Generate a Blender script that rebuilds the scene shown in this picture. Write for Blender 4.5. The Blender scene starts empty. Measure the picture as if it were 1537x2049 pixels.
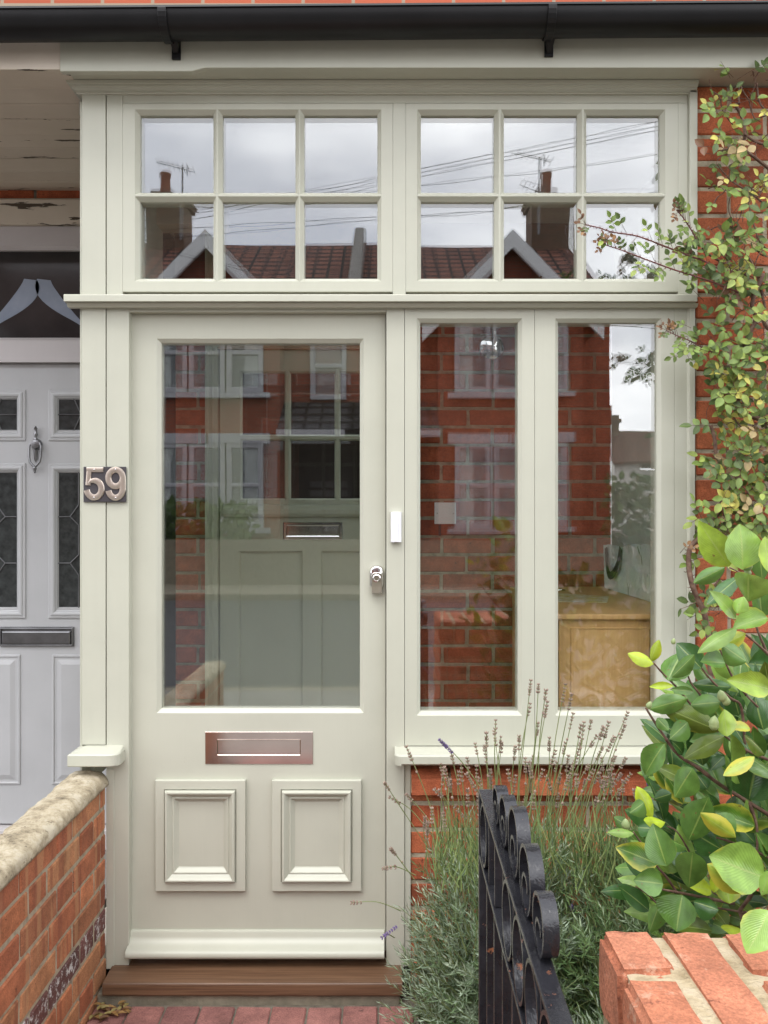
import bpy, bmesh, math, random
import numpy as np
from mathutils import Vector, Matrix, noise
random.seed(7); RNG = np.random.default_rng(7)
sc = bpy.context.scene
COL = sc.collection
R = math.radians
# ------------------------------------------------------------------ camera
EYE = 1.475; DC = 2.576; F = 1662.0; CX = 768.5; CY = 1024.5
cam_d = bpy.data.cameras.new('camera'); cam = bpy.data.objects.new('camera', cam_d); COL.objects.link(cam)
cam.location = (0, -DC, EYE); cam.rotation_euler = (R(90), 0, 0)
cam_d.sensor_fit = 'VERTICAL'; cam_d.sensor_height = 24; cam_d.lens = 24*F/2049
cam_d.clip_start = 0.02; cam_d.clip_end = 600
sc.camera = cam
# ------------------------------------------------------------------ sky, clouds, sun
SUN_EL, SUN_AZ = 60, -158       # azimuth the light comes from, measured from +Y towards +X
world = bpy.data.worlds.new('World'); sc.world = world; world.use_nodes = True
nt = world.node_tree; nt.nodes.clear()
def N(nt, t, **kw):
    n = nt.nodes.new(t)
    for k, v in kw.items():
        if k in n.inputs: n.inputs[k].default_value = v
        else: setattr(n, k, v)
    return n
wo = N(nt, 'ShaderNodeOutputWorld'); bg = N(nt, 'ShaderNodeBackground', Strength=0.1)
sky = N(nt, 'ShaderNodeTexSky', sky_type='NISHITA', sun_disc=False, sun_elevation=R(SUN_EL), sun_rotation=R(SUN_AZ))
tc = N(nt, 'ShaderNodeTexCoord'); mp = N(nt, 'ShaderNodeMapping'); mp.inputs['Scale'].default_value = (1, 1, 2.6)
n1 = N(nt, 'ShaderNodeTexNoise', Scale=2.6, Detail=7.0, Roughness=.52)
cr = N(nt, 'ShaderNodeValToRGB')
cr.color_ramp.elements[0].position = .38; cr.color_ramp.elements[0].color = (33, 34, 37.5, 1)
cr.color_ramp.elements[1].position = .64; cr.color_ramp.elements[1].color = (66, 66, 67, 1)
mx = N(nt, 'ShaderNodeMix', data_type='RGBA'); mx.inputs[0].default_value = .93
L = nt.links.new
L(tc.outputs['Generated'], mp.inputs[0]); L(mp.outputs[0], n1.inputs['Vector']); L(n1.outputs['Fac'], cr.inputs[0])
spz = N(nt, 'ShaderNodeSeparateXYZ'); gz_ = N(nt, 'ShaderNodeMapRange'); gz_.inputs[1].default_value = .25; gz_.inputs[2].default_value = 1; gz_.inputs[3].default_value = 1.2; gz_.inputs[4].default_value = 1.75
vs_ = N(nt, 'ShaderNodeVectorMath', operation='SCALE'); L(tc.outputs['Generated'], spz.inputs[0]); L(spz.outputs[2], gz_.inputs[0]); L(cr.outputs[0], vs_.inputs[0]); gy_ = N(nt, 'ShaderNodeMapRange'); gy_.inputs[1].default_value = -1; gy_.inputs[2].default_value = .8; gy_.inputs[3].default_value = 1.12; gy_.inputs[4].default_value = .55
mg_ = N(nt, 'ShaderNodeMath', operation='MULTIPLY'); L(spz.outputs[1], gy_.inputs[0]); L(gy_.outputs[0], mg_.inputs[0]); L(gz_.outputs[0], mg_.inputs[1]); L(mg_.outputs[0], vs_.inputs['Scale'])
L(sky.outputs[0], mx.inputs[6]); L(vs_.outputs[0], mx.inputs[7]); L(mx.outputs[2], bg.inputs[0]); L(bg.outputs[0], wo.inputs[0])
sl = bpy.data.lights.new('sun', 'SUN'); sun = bpy.data.objects.new('sun', sl); COL.objects.link(sun)
sl.energy = 2.3; sl.angle = R(24); sl.color = (1, .97, .92)
az, el = R(SUN_AZ), R(SUN_EL)
dirv = Vector((math.sin(az)*math.cos(el), math.cos(az)*math.cos(el), math.sin(el)))
sun.rotation_euler = dirv.to_track_quat('Z', 'Y').to_euler(); sun.location = (0, -6, 12)
sc.view_settings.view_transform = 'Standard'; sc.view_settings.look = 'None'
sc.view_settings.exposure = -1.04; sc.view_settings.gamma = 1
sc.cycles.max_bounces = 10; sc.cycles.transparent_max_bounces = 24; sc.cycles.glossy_bounces = 5

# ------------------------------------------------------------------ helpers
TR = {}     # world translation of every object built
def W(px, py, d):  # real point at distance d in front of the eye
    return Vector(((px-CX)*d/F, d-DC, EYE-(py-CY)*d/F))
def X(px, Y=0.0): return (px-CX)*(DC+Y)/F
def Z(py, Y=0.0): return EYE-(py-CY)*(DC+Y)/F
def tag(o, label=None, cat=None, group=None, kind=None):
    if label: o['label'] = label
    if cat: o['category'] = cat
    if group: o['group'] = group
    if kind: o['kind'] = kind
    return o
def thing(name, loc, label, cat, group=None):
    o = bpy.data.objects.new(name, None); COL.objects.link(o); o.location = loc; o.empty_display_size = .1
    TR[o.name] = Vector(loc); return tag(o, label, cat, group)
class MB:
    def __init__(s): s.v=[]; s.f=[]; s.m=[]; s.uv=[]; s.c=[]; s.hasuv=False
    def add(s, vs, fs, mat=0, uvs=None, col=None):
        b = len(s.v); s.v += [tuple(p) for p in vs]; s.f += [tuple(b+i for i in f) for f in fs]; s.m += [mat]*len(fs)
        if uvs is not None: s.hasuv = True; s.uv += list(uvs); s.c += [col or (1,1,1,1)]*len(vs)
    def box(s, x0,x1,y0,y1,z0,z1, mat=0):
        if x0>x1: x0,x1=x1,x0
        if y0>y1: y0,y1=y1,y0
        if z0>z1: z0,z1=z1,z0
        s.add([(x,y,z) for z in (z0,z1) for y in (y0,y1) for x in (x0,x1)],
              [(0,2,3,1),(4,5,7,6),(0,1,5,4),(2,6,7,3),(0,4,6,2),(1,3,7,5)], mat); return s
    def prism(s, prof, a0, a1, axis='x', mat=0, taper=0):
        n=len(prof)
        def P(a,p,t=0):
            return {'x':(a,p[0],p[1]),'y':(p[0],a,p[1]),'z':(p[0],p[1],a)}[axis]
        vs=[P(a0,p) for p in prof]+[P(a1,p) for p in prof]
        fs=[(i,(i+1)%n,n+(i+1)%n,n+i) for i in range(n)]+[tuple(range(n))[::-1],tuple(range(n,2*n))]
        s.add(vs,fs,mat); return s
    def tube(s, pts, rad, n=8, mat=0, cap=True, sx=None):
        pts=[Vector(p) for p in pts]; k=len(pts)
        rad=[rad]*k if not hasattr(rad,'__len__') else rad
        b=[];up=Vector((0,0,1))
        t0=(pts[1]-pts[0]).normalized()
        if abs(t0.z)>.9: up=Vector((1,0,0))
        for i,p in enumerate(pts):
            t=(pts[min(i+1,k-1)]-pts[max(i-1,0)]).normalized()
            a=t.cross(up).normalized(); up=a.cross(t).normalized()
            for j in range(n):
                w=2*math.pi*j/n; b.append(p+a*math.cos(w)*rad[i]+up*math.sin(w)*rad[i])
        fs=[(i*n+j,i*n+(j+1)%n,(i+1)*n+(j+1)%n,(i+1)*n+j) for i in range(k-1) for j in range(n)]
        if cap: fs+=[tuple(range(n))[::-1],tuple(range((k-1)*n,k*n))]
        s.add(b,fs,mat); return s
    def lathe(s, c, prof, axis=(0,0,1), n=20, mat=0, sc_=(1,1)):
        ax=Vector(axis).normalized(); u=ax.orthogonal().normalized(); w=ax.cross(u)
        if abs(ax.y)>.9: u=Vector((1,0,0)); w=Vector((0,0,1))
        vs=[Vector(c)+ax*h+u*r*math.cos(2*math.pi*j/n)*sc_[0]+w*r*math.sin(2*math.pi*j/n)*sc_[1] for r,h in prof for j in range(n)]
        k=len(prof)
        fs=[(i*n+j,i*n+(j+1)%n,(i+1)*n+(j+1)%n,(i+1)*n+j) for i in range(k-1) for j in range(n)]
        fs+=[tuple(range(n))[::-1],tuple(range((k-1)*n,k*n))]
        s.add(vs,fs,mat); return s
    def sweep(s, pts, wx, th, mat=0):   # flat bar of width wx in X swept along a curve lying in the YZ plane
        k=len(pts); vs=[]
        for i,(x,y,z) in enumerate(pts):
            a=Vector(pts[max(i-1,0)]); b=Vector(pts[min(i+1,k-1)]); t=(b-a).normalized(); nn=Vector((0,-t.z,t.y))
            p=Vector((x,y,z))
            for sx,sn in ((-1,-1),(1,-1),(1,1),(-1,1)): vs.append(p+Vector((sx*wx/2,0,0))+nn*sn*th/2)
        fs=[(i*4+j,i*4+(j+1)%4,i*4+4+(j+1)%4,i*4+4+j) for i in range(k-1) for j in range(4)]+[(0,1,2,3),(k*4-1,k*4-2,k*4-3,k*4-4)]
        s.add(vs,fs,mat); return s
    def board(s, x0,x1,z0,z1, holes, yf, yb, ch=.012, cd=.011, mat=0):
        """painted frame with chamfered openings; holes=(hx0,hx1,hz0,hz1) at the face"""
        xs=sorted({x0,x1,*[h[0] for h in holes],*[h[1] for h in holes]}); zs=sorted({z0,z1,*[h[2] for h in holes],*[h[3] for h in holes]})
        for i in range(len(xs)-1):
            for j in range(len(zs)-1):
                cx=(xs[i]+xs[i+1])/2; cz=(zs[j]+zs[j+1])/2
                if any(h[0]<cx<h[1] and h[2]<cz<h[3] for h in holes): continue
                a,b,c,d=xs[i],xs[i+1],zs[j],zs[j+1]
                s.add([(a,yf,c),(b,yf,c),(b,yf,d),(a,yf,d)],[(0,1,2,3)],mat)
        s.add([(x0,yf,z0),(x1,yf,z0),(x1,yf,z1),(x0,yf,z1),(x0,yb,z0),(x1,yb,z0),(x1,yb,z1),(x0,yb,z1)],[(0,4,5,1),(1,5,6,2),(2,6,7,3),(3,7,4,0)],mat)
        for h in holes:
            a,b,c,d=h
            r0=[(a,yf,c),(b,yf,c),(b,yf,d),(a,yf,d)]; r1=[(a+ch,yf+cd,c+ch),(b-ch,yf+cd,c+ch),(b-ch,yf+cd,d-ch),(a+ch,yf+cd,d-ch)]
            r2=[(p[0],yb,p[2]) for p in r1]
            s.add(r0+r1+r2,[(i+o,(i+1)%4+o,(i+1)%4+4+o,i+4+o) for o in (0,4) for i in range(4)],mat)
        return s
    def rings(s, x0,x1,z0,z1, prof, mat=0):  # concentric moulded panel: prof=(inset, y)
        vs=[];n=len(prof)
        for q,y in prof: vs+=[(x0+q,y,z0+q),(x1-q,y,z0+q),(x1-q,y,z1-q),(x0+q,y,z1-q)]
        s.add(vs,[(i*4+j,i*4+(j+1)%4,i*4+4+(j+1)%4,i*4+4+j) for i in range(n-1) for j in range(4)]+[tuple(range(n*4-4,n*4))],mat); return s
    def build(s, name, mats, parent=None, smooth=False, bevel=0, seg=2, fix=True, angle=None):
        me=bpy.data.meshes.new(name); off=Vector((0,0,0))
        v=np.array(s.v,dtype=np.float64)
        if parent is None:
            off=Vector(((v[:,0].min()+v[:,0].max())/2,(v[:,1].min()+v[:,1].max())/2,v[:,2].min())); v=v-np.array(off)
        me.from_pydata(v.tolist(),[],s.f)
        if not isinstance(mats,(list,tuple)): mats=[mats]
        for m in mats: me.materials.append(m)
        me.polygons.foreach_set('material_index',s.m)
        if s.hasuv:
            li=np.zeros(len(me.loops),dtype=np.int32); me.loops.foreach_get('vertex_index',li)
            uv=np.array(s.uv,dtype=np.float32)[li]; me.uv_layers.new(name='UVMap').data.foreach_set('uv',uv.ravel())
            ca=me.color_attributes.new('tone','FLOAT_COLOR','POINT'); ca.data.foreach_set('color',np.array(s.c,dtype=np.float32).ravel())
        if fix and not s.hasuv:
            bm=bmesh.new(); bm.from_mesh(me); bmesh.ops.recalc_face_normals(bm,faces=bm.faces); bm.to_mesh(me); bm.free()
        if smooth: me.polygons.foreach_set('use_smooth',[True]*len(me.polygons))
        me.update()
        o=bpy.data.objects.new(name,me); COL.objects.link(o)
        if parent is None: o.location=off; TR[o.name]=off
        else:
            o.parent=parent; o.matrix_parent_inverse=Matrix.Translation(-TR[parent.name]); TR[o.name]=Vector((0,0,0))
        if smooth and angle:
            me.set_sharp_from_angle(angle=R(angle))
        if bevel:
            b=o.modifiers.new('bevel','BEVEL'); b.width=bevel; b.segments=seg; b.limit_method='ANGLE'; b.angle_limit=R(30)
        return o
# ------------------------------------------------------------------ materials
def newmat(name):
    m=bpy.data.materials.new(name); m.use_nodes=True; t=m.node_tree; t.nodes.clear()
    o=N(t,'ShaderNodeOutputMaterial'); p=N(t,'ShaderNodeBsdfPrincipled'); t.links.new(p.outputs[0],o.inputs[0]); return m,t,p,o
def noise_col(t, cols, scale=8, detail=5, coord='Object', rough=.6, stretch=None, lo=.3, hi=.7):
    tcn=N(t,'ShaderNodeTexCoord'); nn=N(t,'ShaderNodeTexNoise',Scale=scale,Detail=detail,Roughness=rough)
    src=tcn.outputs[coord]
    if stretch:
        mpn=N(t,'ShaderNodeMapping'); mpn.inputs['Scale'].default_value=stretch; t.links.new(src,mpn.inputs[0]); src=mpn.outputs[0]
    t.links.new(src,nn.inputs['Vector'])
    r=N(t,'ShaderNodeValToRGB'); e=r.color_ramp.elements; e[0].position=lo; e[1].position=hi
    e[0].color=(*cols[0],1); e[1].color=(*cols[-1],1)
    for i,c in enumerate(cols[1:-1]):
        q=e.new(lo+(hi-lo)*(i+1)/(len(cols)-1)); q.color=(*c,1)
    t.links.new(nn.outputs['Fac'],r.inputs[0]); return r.outputs[0], src
def bump(t,p,src,scale,strength,dist,detail=5,rough=.6):
    nn=N(t,'ShaderNodeTexNoise',Scale=scale,Detail=detail,Roughness=rough); t.links.new(src,nn.inputs['Vector'])
    b=N(t,'ShaderNodeBump',Strength=strength,Distance=dist); t.links.new(nn.outputs['Fac'],b.inputs['Height']); t.links.new(b.outputs[0],p.inputs['Normal']); return b
def simple(name, cols, rough=.5, metal=0, scale=8, bs=60, bst=.2, bd=.001, stretch=None, spec=.5, coord='Object', **kw):
    m,t,p,o=newmat(name); c,src=noise_col(t,cols,scale,stretch=stretch,coord=coord,**kw); t.links.new(c,p.inputs['Base Color'])
    p.inputs['Roughness'].default_value=rough; p.inputs['Metallic'].default_value=metal; p.inputs['Specular IOR Level'].default_value=spec
    if bst: bump(t,p,src,bs,bst,bd)
    return m
def paint(name, c, rough=.38):
    m,t,p,o=newmat(name)
    col,src=noise_col(t,[tuple(x*.94 for x in c),c,tuple(min(1,x*1.03) for x in c)],3.0,6)
    # faint scuffs and dust specks
    n2=N(t,'ShaderNodeTexNoise',Scale=170,Detail=2); t.links.new(src,n2.inputs['Vector'])
    r2=N(t,'ShaderNodeValToRGB'); r2.color_ramp.elements[0].position=.76; r2.color_ramp.elements[1].position=.8
    t.links.new(n2.outputs['Fac'],r2.inputs[0])
    mixn=N(t,'ShaderNodeMix',data_type='RGBA'); t.links.new(r2.outputs[0],mixn.inputs[0]); t.links.new(col,mixn.inputs[6]); mixn.inputs[7].default_value=(c[0]*.7,c[1]*.66,c[2]*.55,1)
    mp3=N(t,'ShaderNodeMapping'); mp3.inputs['Scale'].default_value=(26,26,1.6); t.links.new(src,mp3.inputs[0])
    n3=N(t,'ShaderNodeTexNoise',Scale=1.0,Detail=5,Roughness=.65); t.links.new(mp3.outputs[0],n3.inputs['Vector'])
    m3=N(t,'ShaderNodeMapRange'); m3.inputs[1].default_value=.35; m3.inputs[2].default_value=.72; m3.inputs[3].default_value=1.0; m3.inputs[4].default_value=.985; t.links.new(n3.outputs['Fac'],m3.inputs[0])
    v3=N(t,'ShaderNodeVectorMath',operation='SCALE'); t.links.new(mixn.outputs[2],v3.inputs[0]); t.links.new(m3.outputs[0],v3.inputs['Scale'])
    t.links.new(v3.outputs[0],p.inputs['Base Color'])
    p.inputs['Roughness'].default_value=rough
    mp2=N(t,'ShaderNodeMapping'); mp2.inputs['Scale'].default_value=(90,90,7); t.links.new(src,mp2.inputs[0])
    bump(t,p,mp2.outputs[0],1.0,.22,.0012,4)
    return m
M={}
M['sage']=paint('sage_paint',(.472,.472,.388))
M['sage_dull']=paint('sage_paint_old',(.42,.40,.315),.45)
M['greydoor']=paint('grey_door_paint',(.44,.443,.45),.35)
M['mauvewhite']=paint('off_white_upvc',(.52,.49,.49),.35)
M['white']=simple('white_paint',[(.84,.84,.84),(.88,.88,.88)],.4,bst=.05)
M['darkboard']=simple('dark_brown_board',[(.035,.025,.02),(.06,.045,.035)],.7)
M['dark_glass']=simple('dark_fanlight_glass',[(.02,.02,.021),(.035,.033,.034)],.09,scale=6,bst=.1,bs=8)
M['bluegrey']=simple('painted_gable_reflection',[(.20,.24,.31),(.27,.31,.39)],.2)  # pale blue colour stands in for the gable mirrored in the fanlight
M['whitefar']=simple('far_white_paint',[(.42,.42,.44),(.5,.5,.52)],.5,bst=0)
M['plaster']=simple('plaster_green_white',[(.5,.54,.48),(.6,.64,.57)],.8)
M['beige']=simple('beige_plaster',[(.38,.30,.20),(.5,.40,.28)],.8)
M['ceil']=simple('ceiling_board',[(.42,.4,.36),(.5,.48,.43)],.8)
M['tilefloor']=simple('pale_floor_tile',[(.45,.40,.33),(.52,.47,.4)],.4)
M['gutter']=simple('black_plastic',[(.004,.004,.0045),(.008,.008,.009)],.42,bst=.05,spec=.35)
M['innergreen']=paint('inner_door_green',(.50,.53,.41),.4)
M['chrome']=simple('chrome',[(.75,.73,.72),(.82,.80,.79)],.07,1,bst=.02,bs=20)
M['nickel']=simple('warm_nickel',[(.56,.48,.45),(.68,.60,.56)],.11,1,scale=5,bst=.05,bs=15)
M['digitmetal']=simple('polished_digit',[(.84,.74,.64),(.90,.80,.70)],.3,1,scale=8,bst=0)
M['pewter']=simple('brushed_pewter',[(.16,.16,.165),(.28,.28,.29)],.32,1)
M['doorbell']=simple('doorbell_white',[(.72,.72,.75),(.8,.8,.82)],.25,bst=0)
M['plate']=simple('slate_plate',[(.045,.04,.045),(.06,.055,.06)],.4)
M['lead']=simple('lead_came',[(.10,.10,.105),(.16,.16,.165)],.5,.6)
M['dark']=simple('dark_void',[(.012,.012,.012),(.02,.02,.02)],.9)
M['rubber']=simple('black_webbing',[(.008,.008,.01),(.015,.015,.018)],.7)
M['stem_brown']=simple('woody_stem',[(.06,.028,.017),(.13,.07,.045),(.20,.13,.09)],.75,scale=60,bs=250,bst=.8,bd=.002)
M['stem_red']=simple('red_rose_shoot',[(.10,.02,.022),(.17,.05,.035)],.5,scale=40)
M['stem_green']=simple('green_stem',[(.12,.17,.045),(.20,.22,.09)],.6,scale=40,bst=0)
M['bud']=simple('dried_lavender_bud',[(.16,.105,.08),(.28,.20,.155),(.42,.33,.25)],.9,scale=120,bst=0)
M['budviolet']=simple('violet_lavender_bud',[(.07,.045,.14),(.15,.10,.25),(.28,.23,.26)],.8,scale=200,bst=0)
M['soil']=simple('soil',[(.025,.017,.011),(.07,.045,.03)],.95,scale=25,bs=60,bst=1,bd=.02)
M['asphalt']=simple('asphalt',[(.045,.045,.046),(.07,.07,.07)],.85,scale=4,bs=300,bst=.5)
M['slab']=simple('pavement_slab',[(.17,.16,.145),(.23,.215,.195)],.85,scale=3)
M['concrete']=simple('concrete_plinth',[(.16,.14,.10),(.30,.26,.19)],.9,scale=18,bs=120,bst=.6,bd=.003)
def brickmat(name, cols, rough=.85, spot=(.05,.02,.015), bs=90, bd=.003, spots=.64, pale=None):
    m,t,p,o=newmat(name); g=N(t,'ShaderNodeNewGeometry')
    r=N(t,'ShaderNodeValToRGB'); e=r.color_ramp.elements; e[0].color=(*cols[0],1); e[1].color=(*cols[-1],1)
    for i,c in enumerate(cols[1:-1]): q=e.new((i+1)/(len(cols)-1)); q.color=(*c,1)
    t.links.new(g.outputs['Random Per Island'],r.inputs[0])
    tcn=N(t,'ShaderNodeTexCoord'); src=tcn.outputs['Object']
    n1=N(t,'ShaderNodeTexNoise',Scale=14,Detail=6,Roughness=.65); t.links.new(src,n1.inputs['Vector'])
    mr=N(t,'ShaderNodeMapRange'); mr.inputs[1].default_value=.3; mr.inputs[2].default_value=.7; mr.inputs[3].default_value=.62; mr.inputs[4].default_value=1.28
    t.links.new(n1.outputs['Fac'],mr.inputs[0])
    vm=N(t,'ShaderNodeVectorMath',operation='SCALE'); t.links.new(r.outputs[0],vm.inputs[0]); t.links.new(mr.outputs[0],vm.inputs['Scale'])
    n2=N(t,'ShaderNodeTexNoise',Scale=48,Detail=5,Roughness=.7); t.links.new(src,n2.inputs['Vector'])
    r2=N(t,'ShaderNodeValToRGB'); r2.color_ramp.elements[0].position=spots; r2.color_ramp.elements[1].position=spots+.08; t.links.new(n2.outputs['Fac'],r2.inputs[0])
    mixn=N(t,'ShaderNodeMix',data_type='RGBA'); t.links.new(r2.outputs[0],mixn.inputs[0]); t.links.new(vm.outputs[0],mixn.inputs[6]); mixn.inputs[7].default_value=(*spot,1)
    n9=N(t,'ShaderNodeTexNoise',Scale=230,Detail=3,Roughness=.7); t.links.new(src,n9.inputs['Vector'])
    m9=N(t,'ShaderNodeMapRange'); m9.inputs[1].default_value=.3; m9.inputs[2].default_value=.7; m9.inputs[3].default_value=.68; m9.inputs[4].default_value=1.3; t.links.new(n9.outputs['Fac'],m9.inputs[0])
    v9=N(t,'ShaderNodeVectorMath',operation='SCALE'); t.links.new(mixn.outputs[2],v9.inputs[0]); t.links.new(m9.outputs[0],v9.inputs['Scale'])
    last=v9.outputs[0]
    if pale:
        n3=N(t,'ShaderNodeTexNoise',Scale=pale[1],Detail=7,Roughness=.75); t.links.new(src,n3.inputs['Vector'])
        r3=N(t,'ShaderNodeValToRGB'); r3.color_ramp.elements[0].position=pale[2]; r3.color_ramp.elements[1].position=pale[2]+.07; t.links.new(n3.outputs['Fac'],r3.inputs[0])
        m3=N(t,'ShaderNodeMix',data_type='RGBA'); t.links.new(r3.outputs[0],m3.inputs[0]); t.links.new(last,m3.inputs[6]); m3.inputs[7].default_value=(*pale[0],1); last=m3.outputs[2]
    t.links.new(last,p.inputs['Base Color']); p.inputs['Roughness'].default_value=rough; p.inputs['Specular IOR Level'].default_value=.3
    bump(t,p,src,bs,.8,bd,8,.7); return m
M['brick_house']=brickmat('house_brick',[(.27,.075,.034),(.40,.105,.045),(.34,.085,.036),(.48,.15,.065),(.42,.12,.05)],pale=((.42,.34,.27),60,.70))
M['brick_garden']=brickmat('garden_brick',[(.36,.13,.06),(.24,.078,.042),(.44,.21,.10),(.31,.10,.05),(.47,.18,.085),(.39,.14,.065)],spots=.64,pale=((.50,.33,.2),30,.66))
_t=M['brick_garden'].node_tree; _p=[n for n in _t.nodes if n.type=='BSDF_PRINCIPLED'][0]; _l=_p.inputs['Base Color'].links[0].from_socket
_tc=N(_t,'ShaderNodeTexCoord'); _mp=N(_t,'ShaderNodeMapping'); _mp.inputs['Scale'].default_value=(1,17,2.2); _t.links.new(_tc.outputs['Object'],_mp.inputs[0])
for _k,(_lo,_hi,_c,_f) in enumerate(((.57,.61,(.44,.24,.12),.5),(.60,.64,(.22,.07,.04),.55))):
    _n=N(_t,'ShaderNodeTexNoise',Scale=1.0+.37*_k,Detail=1.5,Roughness=.4); _t.links.new(_mp.outputs[0],_n.inputs['Vector'])
    _r=N(_t,'ShaderNodeMapRange'); _r.inputs[1].default_value=_lo; _r.inputs[2].default_value=_hi; _r.inputs[4].default_value=_f; _t.links.new(_n.outputs['Fac'],_r.inputs[0])
    _m=N(_t,'ShaderNodeMix',data_type='RGBA'); _t.links.new(_r.outputs[0],_m.inputs[0]); _t.links.new(_l,_m.inputs[6]); _m.inputs[7].default_value=(*_c,1); _l=_m.outputs[2]
_t.links.new(_l,_p.inputs['Base Color'])
M['brick_dark']=brickmat('painted_course_brick',[(.10,.045,.04),(.15,.06,.05)],pale=((.55,.54,.52),38,.53),spots=.7)
M['brick_pillar']=brickmat('pillar_brick',[(.45,.165,.088),(.50,.20,.115),(.40,.135,.07)],bs=110,bd=.007,spots=.60,spot=(.22,.075,.045),pale=((.52,.30,.20),20,.58))
M['brick_inner']=brickmat('inner_brick',[(.38,.095,.045),(.46,.12,.055),(.32,.078,.04)])
M['paver']=brickmat('block_paver',[(.24,.10,.085),(.30,.135,.115),(.20,.09,.08)],spot=(.07,.04,.035),pale=((.30,.24,.2),40,.66))
M['mortar']=simple('lime_mortar',[(.20,.17,.12),(.36,.31,.22),(.44,.38,.28)],.95,scale=30,bs=160,bst=1,bd=.003)
M['mortar_pale']=simple('sandy_mortar',[(.26,.20,.11),(.42,.34,.21),(.50,.42,.29)],.95,scale=30,bs=120,bst=1,bd=.008)
M['mortar_dark']=simple('sooty_mortar',[(.09,.08,.06),(.20,.17,.13)],.95,scale=30,bs=160,bst=1,bd=.003)
def glassmat(name, r0, tint=(.93,.955,.94), wav=.0003):
    m=bpy.data.materials.new(name); m.use_nodes=True; t=m.node_tree; t.nodes.clear()
    o=N(t,'ShaderNodeOutputMaterial'); tr=N(t,'ShaderNodeBsdfTransparent'); tr.inputs[0].default_value=(*tint,1); gl=N(t,'ShaderNodeBsdfGlossy',Roughness=.0); gl.inputs[0].default_value=(.97,.98,1,1)
    lw=N(t,'ShaderNodeLayerWeight',Blend=.5); pw=N(t,'ShaderNodeMath',operation='POWER'); pw.inputs[1].default_value=5
    ma=N(t,'ShaderNodeMath',operation='MULTIPLY_ADD'); ma.inputs[1].default_value=1-r0; ma.inputs[2].default_value=r0
    mi=N(t,'ShaderNodeMixShader'); t.links.new(lw.outputs['Facing'],pw.inputs[0]); t.links.new(pw.outputs[0],ma.inputs[0]); t.links.new(ma.outputs[0],mi.inputs[0])
    t.links.new(tr.outputs[0],mi.inputs[1]); t.links.new(gl.outputs[0],mi.inputs[2]); t.links.new(mi.outputs[0],o.inputs[0])
    tcn=N(t,'ShaderNodeTexCoord'); nn=N(t,'ShaderNodeTexNoise',Scale=3.5,Detail=1.5); b=N(t,'ShaderNodeBump',Strength=1,Distance=wav); t.links.new(tcn.outputs['Object'],nn.inputs['Vector']); t.links.new(nn.outputs['Fac'],b.inputs['Height']); t.links.new(b.outputs[0],gl.inputs['Normal'])
    return m
M['glass']=glassmat('window_glass',.135,tint=(.97,.985,.975),wav=.00012)
M['glass_dark']=glassmat('far_glass',.09,wav=.0)
M['glass_nb']=simple('obscured_glass',[(.018,.02,.02),(.05,.055,.055)],.12,scale=35,bs=30,bst=.5,bd=.004)
def woodmat(name, a, b, st=(2,40,40), rough=.45):
    m,t,p,o=newmat(name); c,src=noise_col(t,[a,b,a,b],1.0,6,stretch=st); t.links.new(c,p.inputs['Base Color']); p.inputs['Roughness'].default_value=rough; bump(t,p,src,2,.3,.002); return m
M['sillwood']=woodmat('stained_hardwood',(.10,.052,.028),(.17,.092,.05),(2,120,120))
M['oak']=woodmat('oak_veneer',(.56,.32,.125),(.62,.37,.16),(60,60,3),.45)
M['flaky']=None
def flaky():
    m,t,p,o=newmat('flaking_cream_paint')
    c,src=noise_col(t,[(.54,.47,.38),(.62,.55,.46)],3)
    mpn=N(t,'ShaderNodeMapping'); mpn.inputs['Scale'].default_value=(2.2,17,17); t.links.new(src,mpn.inputs[0])
    n2=N(t,'ShaderNodeTexNoise',Scale=1.3,Detail=7,Roughness=.6); t.links.new(mpn.outputs[0],n2.inputs['Vector'])
    r=N(t,'ShaderNodeValToRGB'); r.color_ramp.elements[0].position=.62; r.color_ramp.elements[1].position=.628; t.links.new(n2.outputs['Fac'],r.inputs[0])
    mi=N(t,'ShaderNodeMix',data_type='RGBA'); t.links.new(r.outputs[0],mi.inputs[0]); t.links.new(c,mi.inputs[6]); mi.inputs[7].default_value=(.075,.055,.035,1)
    t.links.new(mi.outputs[2],p.inputs['Base Color']); p.inputs['Roughness'].default_value=.7
    b=N(t,'ShaderNodeBump',Strength=.6,Distance=-.003); t.links.new(r.outputs[0],b.inputs['Height']); t.links.new(b.outputs[0],p.inputs['Normal']); return m
M['flaky']=flaky()
def stonemat():
    m,t,p,o=newmat('weathered_coping_stone')
    c,src=noise_col(t,[(.13,.105,.07),(.32,.265,.175),(.46,.39,.27),(.54,.48,.36)],16,9,rough=.72,lo=.34,hi=.6)
    n2=N(t,'ShaderNodeTexNoise',Scale=55,Detail=6,Roughness=.8); t.links.new(src,n2.inputs['Vector'])
    r=N(t,'ShaderNodeValToRGB'); r.color_ramp.elements[0].position=.58; r.color_ramp.elements[1].position=.66; t.links.new(n2.outputs['Fac'],r.inputs[0])
    mi=N(t,'ShaderNodeMix',data_type='RGBA'); t.links.new(r.outputs[0],mi.inputs[0]); t.links.new(c,mi.inputs[6]); mi.inputs[7].default_value=(.14,.10,.06,1)
    t.links.new(mi.outputs[2],p.inputs['Base Color']); p.inputs['Roughness'].default_value=.95; bump(t,p,src,60,1,.008,9,.75); return m
M['stone']=stonemat()
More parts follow.
